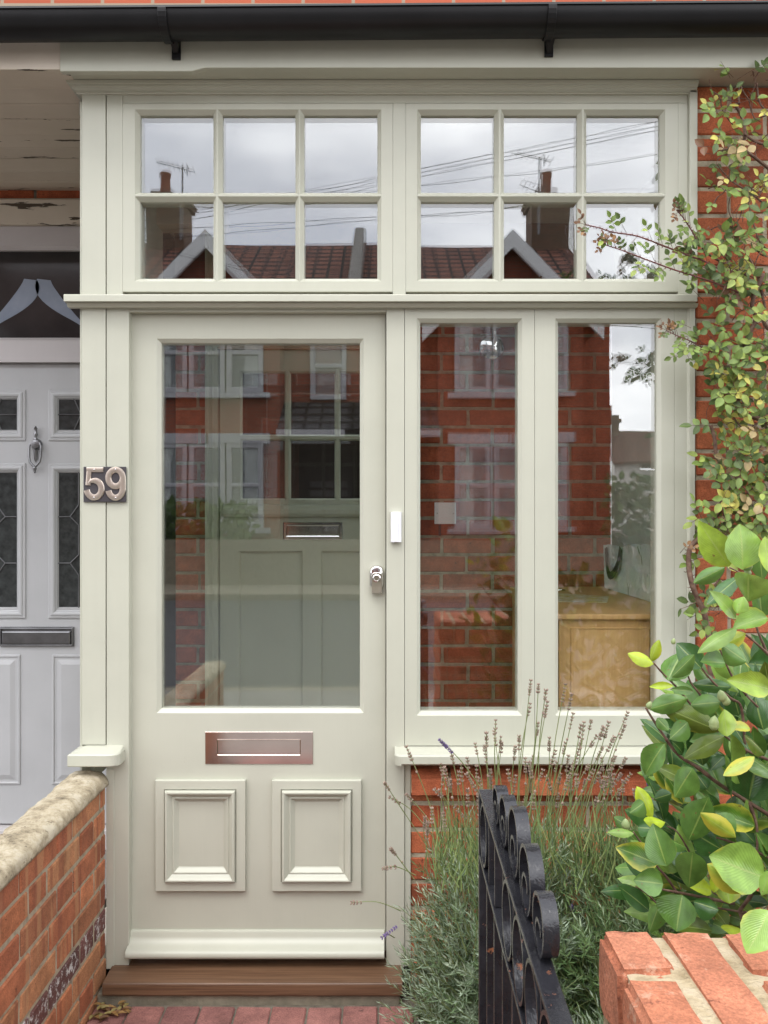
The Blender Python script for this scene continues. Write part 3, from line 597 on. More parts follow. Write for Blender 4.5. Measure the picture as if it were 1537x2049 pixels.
def arc(cx,cy,rx,ry,a0,a1,n): return [(cx+rx*math.cos(R(a0+(a1-a0)*i/n)),cy+ry*math.sin(R(a0+(a1-a0)*i/n))) for i in range(n+1)]
y0=YN-.006
# five: top bar, upright, bowl
five=ribbon([(275,468),(480,468),(668,468)],[120]*3,y0,'d')
b2=ribbon([(328,500),(318,640),(306,838)],[112,112,120],y0-.0002,'d'); off=len(five.v); five.v+=b2.v; five.f+=[tuple(off+i for i in f) for f in b2.f]; five.m+=b2.m
bowl=arc(450,925,175,200,222,360+172,26); wd=[60+ (min(1,i/5))*82 for i in range(27)]
b3=ribbon(bowl,wd,y0-.0004,'d'); off=len(five.v); five.v+=b3.v; five.f+=[tuple(off+i for i in f) for f in b3.f]; five.m+=b3.m
five.build('digit',M['digitmetal'],num,smooth=True,angle=25)
nine=ribbon(arc(955,665,170,195,40,400,36),[140]*37,y0,'d')
b2=ribbon([(1128,640),(1128,760),(1124,900)]+arc(955,925,170,205,0,168,22),[130,140,140]+[140]*23,y0-.0003,'d'); off=len(nine.v); nine.v+=b2.v; nine.f+=[tuple(off+i for i in f) for f in b2.f]; nine.m+=b2.m
nine.build('digit',M['digitmetal'],num,smooth=True,angle=25)
for (u,v) in ((455,470),(450,1130),(962,465),(965,1135)):
    q=nz(u,v); mb=MB(); mb.lathe((q[0],y0-.005,q[1]),[(.0026,0),(.0024,.0008),(.0012,.0012),(.0001,.0006)],(0,-1,0),12); mb.build('screw',M['chrome'],num,smooth=True)
# doorbell
bell=thing('doorbell',(X(792),0,Z(1085)),'slim white doorbell push on the frame right of the front door','doorbell')
mb=MB(); a,b,c,d=X(782,-.01),X(803.5,-.01),Z(1085,-.01),Z(1024.5,-.01)
prof=[(a,-.0003),(a,-.011),(a+.004,-.0165),(a+.008,-.018),(a+.0085,-.0165),(b-.0085,-.0165),(b-.008,-.018),(b-.004,-.0165),(b,-.011),(b,-.0003)]
mb.prism(prof,c,d,'z'); mb.build('bell_case',M['doorbell'],bell,bevel=.0008)
mb=MB(); mb.prism([(a+.0095,-.0166),(a+.012,-.0195),(b-.012,-.0195),(b-.0095,-.0166)],c+.001,d-.001,'z'); mb.build('push_button',M['doorbell'],bell,bevel=.001)

# ------------------------------------------------------------------ doorstep
step=thing('doorstep',(X(500),-.05,0),'dark stained hardwood threshold step on a low concrete plinth','doorstep')
mb=MB(); mb.prism([(.09,.028),(-.090,.026),(-.0935,.030),(-.0935,.0615),(-.0905,.0655),(.02,.071),(.09,.075)],X(205,-.09),X(806,-.09)); mb.build('tread',M['sillwood'],step,bevel=.002)
mb=MB(); mb.box(-.862,X(800,-.08),-.082,.08,-.03,.028); mb.build('plinth',M['concrete'],step,bevel=.004)

# ------------------------------------------------------------------ gutter
gut=thing('gutter',(0,-.17,2.85),'black half round plastic rain gutter along the top of the porch','gutter')
def gz(x): return 2.905+.0075*x
mb=MB(); n=14; r=.056; vs=[]; xs=(-2.4,1.6)
ring=[]
for k in range(n+1):
    t=math.pi+math.pi*k/n; ring.append((math.cos(t)*r,math.sin(t)*r))
ring=[(-r-.004,.006),(-r-.005,0)]+ring+[(r,.006)]; inner=[(p[0]*.94,p[1]*.94+.002) for p in reversed(ring)]
full=ring+inner
vs=[(x,-.172+p[0],gz(x)+p[1]) for x in xs for p in full]; m=len(full)
mb.add(vs,[(i,(i+1)%m,m+(i+1)%m,m+i) for i in range(m)]); mb.build('channel',M['gutter'],gut,smooth=True,angle=40)
for px in (352,1099):
    x=X(px,-.12); mb=MB(); zc=gz(x)
    mb.sweep([(x-.012,-.172+math.cos(math.pi+math.pi*k/16)*(r+.004),zc+math.sin(math.pi+math.pi*k/16)*(r+.004)) for k in range(17)],.024,.005)
    mb.box(x-.013,x+.013,-.118,-.1105,zc-.085,zc+.04)
    z0=Z(109,-.115)
    vs=[(x-.013,-.1105,zc-.03),(x+.013,-.1105,zc-.03),(x+.007,-.1105,z0),(x-.007,-.1105,z0),(x-.013,-.15,zc-.045),(x+.013,-.15,zc-.045),(x+.007,-.122,z0+.002),(x-.007,-.122,z0+.002)]
    mb.add(vs,[(0,1,2,3),(4,5,6,7),(0,1,5,4),(1,2,6,5),(2,3,7,6),(3,0,4,7)])
    mb.build('bracket',M['gutter'],gut,bevel=.0015)

# ------------------------------------------------------------------ house brick to the right, under the sill and above
mb=MB(); brick_wall(mb,'x',X(1394.5),2.2,.004,-.02,2.798,.2,pitch=.0815,bl=.228,gap=.012,facing=-1,start=1)
hw=mb.build('brick_wall',[M['mortar'],M['brick_house']]); tag(hw,'weathered orange brick house wall right of the porch behind the climbing rose','wall')
mb=MB(); brick_wall(mb,'x',X(822),X(1394),.016,-.02,.640,.12,pitch=.0815,bl=.228,gap=.012,facing=-1,start=0)
# sloping brick sill course
mb.prism([(.012,.664),(-.022,.642),(-.022,.612),(.10,.612),(.10,.664)],X(822),X(1394),'x',2)
x=X(822)+.002
while x<X(1394)-.03:
    l=min(.1135,X(1394)-.001-x); j_=random.uniform(-.0015,.0015)
    pr=[(.014,.674),(-.026,.6535+j_),(-.031,.648+j_),(-.031,.607),(-.028,.604),(.08,.604),(.08,.674)]
    mb.prism([(p[0]+j_,p[1]) for p in pr],x,x+l,'x',1); x+=l+.0095
uw=mb.build('brick_plinth',[M['mortar'],M['brick_house'],M['mortar_pale']]); tag(uw,'low orange brick wall under the sidelight sill behind the lavender','wall')
mb=MB(); mb.box(-3.6,2.4,1.1505,1.4,3.0,5.2); uw=mb.build('upper_wall',M['upper_brick']); tag(uw,'strip of red brick house wall above the black gutter','wall')

# ------------------------------------------------------------------ neighbour's recessed porch and grey door
YB=.85
nb=thing('neighbour_porch',(X(75,YB),YB,0),'recessed neighbouring porch with flaking cream boards on the far left','porch')
mb=MB(); xl,xr=-2.6,X(158,0)-.004
# tongue and groove soffit boards
yy=-.085; 
for k in range(9):
    w=.105; g_=random.choice((.009,.013,.020)); mb.prism([(yy+.002,2.812),(yy+.002,2.803),(yy+.008,2.799+random.uniform(-.001,.002)),(yy+w-.010,2.797+random.uniform(-.003,.003)),(yy+w-g_,2.803),(yy+w-g_,2.812)],xl,xr-.0); yy+=w
mb.box(xl,xr,-.085,YB,2.8125,2.83,1)
mb.build('soffit_boards',[M['flaky'],M['dark']],nb)
mb=MB(); mb.box(xl,X(119.5,-.11),-.106,-.088,Z(139,-.106),2.96); mb.build('fascia',M['flaky'],nb,bevel=.002)
mb=MB(); mb.box(xl,xr+.3,YB-.005,YB+.1,Z(400,YB),2.80,0)
brick_wall(mb,'x',xl,xr+.3,YB-.012,Z(402,YB),2.83,.08,pitch=.088,bl=.235,facing=-1)
mb.build('brick_lintel',[M['mortar_dark'],M['brick_house']],nb)
mb=MB(); mb.prism([(YB-.05,Z(457,YB)),(YB-.05,Z(408,YB)),(YB-.03,Z(402,YB)),(YB+.06,Z(402,YB)),(YB+.06,Z(457,YB))],xl,xr+.3); mb.build('timber_beam',M['flaky'],nb,bevel=.003)
mb=MB(); mb.board(X(-150,YB),X(300,YB),Z(727,YB),Z(458,YB),[(X(-120,YB),X(270,YB),Z(684,YB),Z(497,YB))],YB-.03,YB+.03,.014,.014); mb.build('transom_frame',M['mauvewhite'],nb,bevel=.002)
mb=MB(); mb.box(X(-118,YB),X(268,YB),YB,YB+.006,Z(682,YB),Z(499,YB)); mb.build('transom_pane',M['dark_glass'],nb)
for sgn,cx_ in ((-1,66),(1,84),(-1,430-60)):  # painted reflection: ribbons shaped like gable bargeboards mirrored in the bowed pane
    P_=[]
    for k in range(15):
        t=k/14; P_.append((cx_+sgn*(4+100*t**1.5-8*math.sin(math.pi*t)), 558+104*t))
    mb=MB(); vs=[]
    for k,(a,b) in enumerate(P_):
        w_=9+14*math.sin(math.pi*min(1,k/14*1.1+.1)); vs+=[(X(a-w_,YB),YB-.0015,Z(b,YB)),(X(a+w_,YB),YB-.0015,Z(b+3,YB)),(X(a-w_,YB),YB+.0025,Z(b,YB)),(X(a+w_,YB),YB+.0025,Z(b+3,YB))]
    mb.add(vs,[(k*4+i,k*4+j,k*4+4+j,k*4+4+i) for k in range(14) for i,j in ((0,1),(1,3),(3,2),(2,0))]); mb.build('painted_reflection_band',M['bluegrey'],nb)
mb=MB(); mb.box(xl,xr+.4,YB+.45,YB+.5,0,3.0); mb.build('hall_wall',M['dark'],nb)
mb=MB()
for q in (-165,300):
    mb.box(X(q,YB),X(q+16,YB),YB-.03,YB+.03,.14,Z(727,YB))
mb.build('door_frame',M['mauvewhite'],nb,bevel=.002)
mb=MB(); mb.box(X(-150,YB),X(300,YB),YB-.05,YB+.05,.10,Z(1652,YB)); mb.build('threshold',M['mauvewhite'],nb,bevel=.004)
mb=MB(); mb.box(xl,-.99,-.3,YB,-.02,.10); mb.build('porch_floor',M['slab'],nb)
# composite door
Y2=YB+.004; k1=lambda p: X(p,Y2)
mb=MB()
gl=[(-88+0,35,797,862),(115,238,797,862),(-88,35,944,1217),(115,238,944,1217)]
holes=[(k1(a),k1(b),Z(d,Y2),Z(c,Y2)) for a,b,c,d in gl]
mb.board(k1(-148),k1(298),Z(1648,Y2),Z(729,Y2),holes,Y2,Y2+.04,.004,.004)
nd=mb.build('grey_door',M['greydoor'],nb); nd['label']='pale grey panelled door with leaded glass'
for i,(a,b,c,d) in enumerate(gl):
    e=17
    x0_,x1_,z0_,z1_=k1(a-e),k1(b+e),Z(d+e+3,Y2),Z(c-e,Y2)
    mb=MB(); vs=[]; prof=[(0,Y2-.0003),(0,Y2-.005),(.004,Y2-.007),(.010,Y2-.007),(.013,Y2-.011),(.020,Y2-.012),(.026,Y2-.010),(.031,Y2-.004),(.034,Y2-.002)]
    for q,y_ in prof: vs+=[(x0_+q,y_,z0_+q),(x1_-q,y_,z0_+q),(x1_-q,y_,z1_-q),(x0_+q,y_,z1_-q)]
    mb.add(vs,[(i2*4+j,i2*4+(j+1)%4,i2*4+4+(j+1)%4,i2*4+4+j) for i2 in range(len(prof)-1) for j in range(4)])
    mb.build('glazing_frame',M['greydoor'],nd)
    mb=MB(); mb.box(k1(a)+.002,k1(b)-.002,Y2+.006,Y2+.010,Z(d,Y2)+.002,Z(c,Y2)-.002); gp=mb.build('obscured_pane',M['glass_nb'],nd)
    # leaded bars
    mb=MB(); x0_,x1_,z0_,z1_=k1(a),k1(b),Z(d,Y2),Z(c,Y2); mx_=(x0_+x1_)/2; w3=.0025; yb=Y2+.003
    def bar(p,q): mb.tube([(p[0],yb,p[1]),(q[0],yb,q[1])],w3,6)
    for p_,q_ in (((x0_,z0_),(x1_,z0_)),((x1_,z0_),(x1_,z1_)),((x1_,z1_),(x0_,z1_)),((x0_,z1_),(x0_,z0_))): bar(p_,q_)
    if i<2:
        zm=(z0_+z1_)/2; xi=x0_+.06 if i==1 else x1_-.06; sgn=1 if i==1 else -1
        bar((x0_,zm),(x1_,zm)); bar((mx_-.03,zm),(mx_-.06,z1_)); bar((mx_-.03,zm),(mx_-.06,z0_)); bar((mx_+.03,zm),(mx_+.06,z1_)); bar((mx_+.03,zm),(mx_+.06,z0_))
    else:
        za_=z0_+(z1_-z0_)*.33; zb2=z0_+(z1_-z0_)*.67
        hx=.075
        bar((x0_,za_),(mx_-hx,za_)); bar((x1_,za_),(mx_+hx,za_)); bar((x0_,zb2),(mx_-hx,zb2)); bar((x1_,zb2),(mx_+hx,zb2))
        for s in (-1,1):
            bar((mx_+s*hx,za_),(mx_+s*(hx-.035),za_+.035)); bar((mx_+s*(hx-.035),za_+.035),(mx_+s*(hx-.035),zb2-.035)); bar((mx_+s*(hx-.035),zb2-.035),(mx_+s*hx,zb2))
            bar((mx_+s*hx,za_),(mx_+s*(hx-.035),za_-.05)); bar((mx_+s*hx,zb2),(mx_+s*(hx-.035),zb2+.05)); bar((mx_+s*(hx-.035),zb2+.05),(mx_+s*(hx-.035),z1_)); bar((mx_+s*(hx-.035),za_-.05),(mx_+s*(hx-.035),z0_))
    mb.build('lead_bars',M['lead'],nd)
for a,b in ((-92,42),(104,240)):
    mb=MB(); mb.rings(k1(a),k1(b),Z(1570,Y2),Z(1309,Y2),[(0,Y2-.0003),(.003,Y2-.005),(.009,Y2-.006),(.013,Y2-.0015),(.022,Y2-.0015),(.040,Y2-.007),(.042,Y2-.0075)]); mb.build('moulded_panel',M['greydoor'],nd)
mb=MB(); a,b,c,d=k1(1),k1(149),Z(1293,Y2),Z(1254,Y2)
mb.rings(a,b,c,d,[(0,Y2-.0003),(.0008,Y2-.010),(.005,Y2-.014),(.008,Y2-.013),(.009,Y2-.006),(.011,Y2-.006)]); mb.rings(a+.011,b-.011,c+.010,d-.016,[(0,Y2-.006),(.001,Y2-.014),(.006,Y2-.016)]); mb.build('letterbox',M['pewter'],nd,bevel=.0015)
mb=MB(); kx=k1(74.5); q=lambda p: Z(p,Y2)
mb.lathe((kx,Y2-.014,q(898)),[(.0001,.000),(.004,.002),(.005,.01),(.010,.018),(.012,.03),(.007,.036),(.0055,.05),(.009,.058),(.0065,.064),(.005,.078),(.0075,.082),(.004,.088),(.0001,.094)],(0,0,1),14)
mb.lathe((kx,Y2-.001,q(889)),[(.022,0),(.022,.012),(.018,.022),(.0001,.024)],(0,-1,0),20)
pts=[(kx+math.sin(t)*.026*(1 if abs(math.sin(t))>.1 else 1),Y2-.020,q(917)+math.cos(t)*.052) for t in [R(a) for a in range(-140+0,141,14)]]
pts=[(kx-.016,Y2-.018,q(886)),(kx-.024,Y2-.020,q(893)),(kx-.024,Y2-.022,q(915)),(kx-.020,Y2-.023,q(925)),(kx-.008,Y2-.024,q(932)),(kx,Y2-.024,q(934)),(kx+.008,Y2-.024,q(932)),(kx+.020,Y2-.023,q(925)),(kx+.024,Y2-.022,q(915)),(kx+.024,Y2-.020,q(893)),(kx+.016,Y2-.018,q(886))]
mb.tube(pts,.0045,8); mb.lathe((kx,Y2-.024,q(948)),[(.0001,0),(.006,.006),(.005,.014),(.009,.02),(.006,.03),(.0001,.034)],(0,0,1),12); mb.lathe((kx,Y2-.014,q(926)),[(.0001,0),(.007,.015),(.009,.05),(.0001,.055)],(0,0,1),10)
mb.build('knocker',M['pewter'],nd,smooth=True,angle=50)

# ------------------------------------------------------------------ inside the porch
YI=1.13
mb=MB(); brick_wall(mb,'x',X(838,YI),1.014,YI-.0,.09,2.745,.12,pitch=.0815,bl=.228,gap=.013,facing=-1)
iw=mb.build('inner_wall',[M['mortar'],M['brick_inner']]); tag(iw,'red brick wall seen through the sidelights at the back of the porch','wall')
mb=MB(); brick_wall(mb,'x',-.93,X(414,YI),YI,.09,2.745,.12,pitch=.0815,bl=.228,gap=.013,facing=-1)
o=mb.build('inner_wall_pier',[M['mortar'],M['brick_inner']]); tag(o,'narrow pier of orange brick seen through the left side of the front door glass','wall')
idr=thing('inner_door',(X(627,YI),YI,.09),'grey green inner door with small panes seen through the front door glass','door')
YI2=1.10
ii=lambda p: X(p,YI2); iz=lambda p: Z(p,YI2)
mb=MB(); rowsI=((742,872),(878,1000)); colsI=((480,572),(578,672),(678,776))
mb.board(ii(440),ii(814),.095,iz(700),[(ii(a),ii(b),iz(d),iz(c)) for a,b in colsI for c,d in rowsI]+[(ii(478),ii(606),iz(1700),iz(1102)),(ii(642),ii(774),iz(1700),iz(1102))],YI2,YI2+.04,.006,.008)
mb.prism([(YI2-.0005,iz(1034)),(YI2-.02,iz(1034)),(YI2-.028,iz(1028)),(YI2-.028,iz(1020)),(YI2-.016,iz(1012)),(YI2-.0005,iz(1008))],ii(448),ii(806))
mb.build('door_leaf',M['innergreen'],idr,bevel=.001)
mb=MB(); mb.box(ii(476),ii(778),YI2+.022,YI2+.03,iz(1702),iz(1100)); mb.build('door_panel',M['innergreen'],idr)
pane(idr,ii(478),ii(778),iz(1002),iz(740),YI2+.02,'door_pane',gap=.004,mat='glass_dark')
mb=MB(); mb.box(ii(414),ii(438),YI2-.03,YI2+.05,.09,2.74); mb.box(ii(816),ii(837),YI2-.03,YI2+.05,.09,2.74); mb.box(ii(414),ii(420),YI2-.04,YI2-.03,.09,2.74); mb.box(ii(426),ii(430),YI2-.036,YI2-.03,.09,2.74); mb.build('door_frame',M['innergreen'],idr,bevel=.002)
mb=MB(); mb.box(ii(438),ii(816),YI2-.02,YI2+.05,iz(700),2.74); mb.build('door_head',M['beige'],idr)
mb=MB(); mb.rings(ii(567),ii(686),iz(1080),iz(1044.5),[(0,YI2-.0003),(0,YI2-.004),(.003,YI2-.006),(.012,YI2-.006),(.014,YI2-.009),(.018,YI2-.008)]); mb.build('letter_plate',M['chrome'],idr)
mb=MB(); mb.box(-1.0,1.05,2.2,2.3,0,3); hall=mb.build('hall_wall',M['darkboard']); tag(hall,'dark hallway wall beyond the small panes of the inner door','wall')
# light switch
sw=thing('light_switch',(X(891,YI),YI,Z(1048,YI)),'white square light switch on the brick behind the left sidelight','light switch')
ys=YI-.008; mb=MB(); mb.box(X(869.5,ys),X(912.5,ys),ys-.006,ys+.006,Z(1048.5,ys),Z(1005.5,ys)); mb.build('face_plate',M['white'],sw,bevel=.002)
mb=MB(); mb.prism([(ys-.006,Z(1036,ys)),(ys-.011,Z(1036,ys)),(ys-.008,Z(1018,ys)),(ys-.006,Z(1018,ys))],X(887,ys),X(896,ys)); mb.build('rocker',M['white'],sw,bevel=.0005)
for px in (875,907): mb=MB(); mb.lathe((X(px,ys),ys-.006,Z(1027,ys)),[(.0028,0),(.002,.001),(.0001,.0012)],(0,-1,0),8); mb.build('screw',M['chrome'],sw)
mb=MB(); mb.box(X(878,ys),X(883,ys),ys-.001,ys+.008,Z(1072,ys),Z(1049,ys)); mb.build('cable',M['rubber'],sw)
wl=thing('wall_lamp',(X(985,YI),YI,Z(695,YI)),'round chrome wall lamp high on the brick behind the left sidelight','wall lamp')
yl=YI-.003; mb=MB(); mb.lathe((X(983,yl),yl,Z(697,yl)),[(.058,0),(.058,.012),(.052,.022),(.02,.028),(.0001,.028)],(0,-1,0),28); mb.build('back_plate',M['chrome'],wl,smooth=True,angle=40)
mb=MB(); mb.tube([(X(987,yl),yl-.025,Z(690,yl)),(X(987,yl),yl-.055,Z(690,yl)),(X(987,yl),yl-.06,Z(672,yl)),(X(987,yl),yl-.06,Z(660,yl))],.006,10); mb.build('arm',M['chrome'],wl,smooth=True)
mb=MB(); mb.lathe((X(987,yl),yl-.06,Z(662,yl)),[(.02,0),(.036,.01),(.036,.16),(.033,.16),(.033,.012),(.0001,.012)],(0,0,1),24); mb.build('lamp_shade',M['doorbell'],wl,smooth=True,angle=40)
# cupboard
cb=thing('cupboard',(.79,.6,.09),'oak cupboard with a flat worktop standing inside the right sidelight','cupboard')
zt=EYE-.330; mb=MB(); mb.box(.558,1.012,.10,1.10,zt-.017,zt); mb.build('worktop',M['oak'],cb,bevel=.003)
mb=MB(); mb.box(.566,1.010,.115,1.09,.09,zt-.0175); mb.build('carcass',M['oak'],cb,bevel=.002)
mb=MB(); yq=.1145; mb.rings(X(1142,yq),X(1299,yq),.2,Z(1256,yq),[(0,yq),(.0008,yq-.003),(.003,yq-.003),(.004,yq-.0005)]); mb.build('door_panel',M['oak'],cb)
# leaflet
lf=thing('leaflet',(.66,.6,zt),'yellow and white leaflet lying on the oak cupboard top','leaflet')
def onTop(px,py): d=.329*F/(py-CY); return Vector(((px-CX)*d/F,d-DC,0))
cs=[onTop(1100,1186),onTop(1219,1194),onTop(1214,1206),onTop(1105,1204)]
mb=MB(); mb.add([(c.x,c.y,zt+z_) for z_ in (.0004,.002) for c in cs],[(0,1,2,3),(4,5,6,7),(0,1,5,4),(1,2,6,5),(2,3,7,6),(3,0,4,7)])
M['leaflet']=simple('printed_leaflet',[(.55,.42,.05),(.7,.68,.6),(.5,.36,.03),(.72,.7,.62)],.4,scale=22,bst=0,lo=.4,hi=.6)
mb.build('sheet',M['leaflet'],lf)
mb=MB(); kq=onTop(1118,1183); mb.tube([kq+Vector((-.02,0,zt+.006)),kq+Vector((.01,-.01,zt+.006)),kq+Vector((.03,.01,zt+.005))],.004,6); kk=mb.build('keys',M['chrome']); tag(kk,'small bunch of metal keys beside the leaflet on the cupboard','keys')
# bag
def bagmat():
    m,t,p,o=newmat('woven_aqua_bag'); c,src=noise_col(t,[(.62,.78,.76),(.75,.88,.86),(.85,.93,.92)],9,5)
    n2=N(t,'ShaderNodeTexNoise',Scale=14,Detail=3,Distortion=1.8); mpn=N(t,'ShaderNodeMapping'); mpn.inputs['Scale'].default_value=(1,1.4,.5); mpn.inputs['Rotation'].default_value=(.7,0,0); t.links.new(src,mpn.inputs[0]); t.links.new(mpn.outputs[0],n2.inputs['Vector'])
    r=N(t,'ShaderNodeValToRGB'); r.color_ramp.elements[0].position=.66; r.color_ramp.elements[1].position=.69; t.links.new(n2.outputs['Fac'],r.inputs[0])
    mi=N(t,'ShaderNodeMix',data_type='RGBA'); t.links.new(r.outputs[0],mi.inputs[0]); t.links.new(c,mi.inputs[6]); mi.inputs[7].default_value=(.10,.20,.08,1); t.links.new(mi.outputs[2],p.inputs['Base Color']); p.inputs['Roughness'].default_value=.35
    bump(t,p,mpn.outputs[0],9,.9,.02,6); return m
M['bag']=bagmat()
bag=thing('shopping_bag',(.95,.65,zt),'pale aqua shopping bag with a black handle on the oak cupboard','bag')
mb=MB(); nu,nv=16,9; A0=Vector((.955,1.02,zt+.002)); A1=Vector((.975,.36,zt+.002)); T0=Vector((.955,1.04,zt+.185)); T1=Vector((.955,.36,zt+.21))
for side in (0,1):
    vs=[]
    for i in range(nu+1):
        u=i/nu
        for j in range(nv+1):
            v=j/nv; p_=A0.lerp(A1,u).lerp(T0.lerp(T1,u),v); p_.x+=(.025 if side else 0)*(1-.55*v)*(math.sin(math.pi*u)**.4 if 0<u<1 else 0)+noise.noise(Vector((u*5,v*4,side)))*.010*math.sin(math.pi*min(1,v+.1))
            p_.z+=noise.noise(Vector((u*4,3,side)))*.025*v; vs.append(p_)
    mb.add(vs,[(i*(nv+1)+j,(i+1)*(nv+1)+j,(i+1)*(nv+1)+j+1,i*(nv+1)+j+1) for i in range(nu) for j in range(nv)])
mb.build('bag_body',M['bag'],bag,smooth=True,fix=False)
mb=MB(); c0=T0.lerp(T1,.1)+Vector((-.006,0,-.01)); c1=T0.lerp(T1,.42)+Vector((-.006,0,-.01))
pts=[]
for k in range(13):
    t=k/12; q_=c0.lerp(c1,t); q_.z-=math.sin(math.pi*t)**.6*.115; q_.x-=.012*math.sin(math.pi*t); pts.append(q_)
vs=[]
for i,p_ in enumerate(pts):
    t=(pts[min(i+1,12)]-pts[max(i-1,0)]).normalized(); n=Vector((1,0,0)).cross(t).normalized()
    for a in (-.016,.016):
        for e in (-.0015,.0015): vs.append(p_+n*a+Vector((e,0,0)))
mb.add(vs,[(i*4+a,i*4+b,i*4+4+b,i*4+4+a) for i in range(12) for a,b in ((0,1),(1,3),(3,2),(2,0))]); mb.build('handle',M['rubber'],bag,smooth=True)

# ------------------------------------------------------------------ left garden wall
gw=thing('garden_wall',(-.92,-1.1,0),'low orange brick garden wall with rounded stone coping left of the door','wall')
mb=MB(); brick_wall(mb,'y',-1.78,-.003,-.862,-.02,.634,.112,pitch=.0768,bl=.225,gap=.011,facing=1,start=1,over=lambda i,a:i==5,bond='f')
brick_wall(mb,'y',-1.78,-.003,-.976,-.02,.634,.001,pitch=.0768,bl=.225,gap=.011,facing=-1)
mb.build('brickwork',[M['mortar'],M['brick_garden'],M['brick_dark']],gw)
mb=MB(); ys_=np.arange(-1.795,-.004,.010); prof=[]
for t in np.linspace(0,1,15):
    a=math.pi*t; prof.append((-.915+math.cos(a)*.062,.638+max(0,math.sin(a))**.62*.036))
prof=[(-.853,.631)]+prof+[(-.977,.631)]
m=len(prof); vs=[]
for y_ in ys_:
    for (x_,z_) in prof:
        p_=Vector((x_,y_,z_)); d=noise.fractal(p_*40,1,2,5)*.0055+noise.noise(p_*9)*.005
        dv=(p_-Vector((-.915,y_,.62))).normalized(); j=.0 
        if z_>.636: p_+=dv*d*.8
        else: p_.z+=d*.5; p_.x+=d*.6
        vs.append(p_)
mb.add(vs,[(i*m+j,i*m+(j+1)%m,(i+1)*m+(j+1)%m,(i+1)*m+j) for i in range(len(ys_)-1) for j in range(m)]+[tuple(range(m)),tuple(range((len(ys_)-1)*m,len(ys_)*m))])
mb.build('coping',M['stone'],gw,smooth=True)

# ------------------------------------------------------------------ brick gate pillar
gp=thing('gate_pillar',(.5,-1.7,0),'worn brick gate pillar with brick on edge top in the lower right foreground','gate pillar')
DP=1.08; yb=DP-DC; zp=EYE-(1862-CY)*DP/F; xp=(1200-CX)*DP/F
mb=MB()
hh=.104
mb.box(xp+.004,xp+.60,yb-.47,yb-.004,-.02,zp-hh,0)
mb.box(xp+.008,xp+.60,yb-.47,yb-.008,zp-hh,zp-.0055,0)
x=xp; row=0
for c in range(8):
    w=.0665; y=yb; st=[.100,.215,.215] if c%2==0 else [.215,.215,.06]
    for l in st:
        l2=min(l,y-(yb-.47)); 
        if l2<.03: break
        brick_block(mb,(x+w/2,y-l2/2,zp-hh/2+random.uniform(-.0015,.0015)),w+.003,l2+.001,hh,1,.0020,.008,sub=3); y-=l2+.009
    x+=w+.0095
# face bricks of the pillar
for facing_x in (1,):
    i=0; z=zp-hh-.011
    while z>.05:
        y=yb; seq=[.222,.105,.222] if i%2 else [.105,.222,.105]
        for l in seq:
            brick_block(mb,(xp+.018,y-l/2,z-.0325),.034,l-.002,.065,1,.0015,.005); y-=l+.009
        xx=xp+.001
        for l in (.105,.222,.222) if i%2 else (.222,.222,.105):
            brick_block(mb,(xx+l/2+.036,yb-.018,z-.0325),l-.002,.034,.065,1,.0015,.005); xx+=l+.009
        z-=.076; i+=1
mb.build('brickwork',[M['mortar_pale'],M['brick_pillar']],gp,smooth=True,angle=50)

# ------------------------------------------------------------------ wrought iron gate, open and seen edge on
gate=thing('iron_gate',(.186,-1.45,.05),'black wrought iron garden gate with scrolled top standing open among the lavender','gate')
GX=.186
def D2Y(d): return d-DC
def hr(d): return .510+(1.518-d)*.0418     # eye height minus rail height
mb=MB(); mb.sweep([(GX,D2Y(1.530),EYE-hr(1.53)-.02),(GX,D2Y(1.528),EYE-hr(1.528)-.003),(GX,D2Y(1.515),EYE-hr(1.515))]+[(GX,D2Y(d),EYE-hr(d)) for d in np.linspace(1.45,.70,8)],.025,.007); mb.build('top_rail',M['iron'],gate,bevel=.0015)
mb=MB(); mb.sweep([(GX,D2Y(d),EYE-hr(d)-.118) for d in np.linspace(1.53,.70,8)],.025,.007); mb.build('middle_rail',M['iron'],gate,bevel=.0015)
mb=MB(); mb.sweep([(GX,D2Y(d),.16) for d in (1.53,.70)],.025,.007); mb.build('bottom_rail',M['iron'],gate,bevel=.0015)
for d in (1.522,.708):
    mb=MB(); mb.box(GX-.0125,GX+.0125,D2Y(d)-.006,D2Y(d)+.006,.06,EYE-hr(d)-.004); mb.build('stile',M['iron'],gate,bevel=.0015)
for d in np.arange(1.428,.75,-.094):
    mb=MB(); mb.box(GX-.0095,GX+.0095,D2Y(d)-.004,D2Y(d)+.004,.163,EYE-hr(d)-.118-.003); mb.build('upright',M['iron'],gate,bevel=.001)
def scroll(d, rise, a=.042, GX=.193):
    """C scroll standing on the top rail; the near foot curls back inwards"""
    h0=EYE-hr(d)+.006; b=rise/2; pts=[]
    for k in range(25):
        t=R(-70+ (k/24)*320); pts.append((GX,D2Y(d)+math.cos(t)*a,h0+b+math.sin(t)*b))
    e=pts[-1]; cy,cz=D2Y(d),h0+b*.75
    for k in range(1,13):
        t=R(250+k*24); rr=1-.055*k; pts.append((GX,cy-.006+math.cos(t)*a*.86*rr,cz+math.sin(t)*b*.72*rr))
    return pts
for d,rise,aa in ((1.37,.055,.034),(1.285,.072,.038),(1.185,.094,.043),(1.085,.084,.042),(.992,.068,.034)):
    mb=MB(); mb.sweep(scroll(d,rise,aa),.019,.005); mb.build('scroll',M['iron'],gate,smooth=True,angle=40)
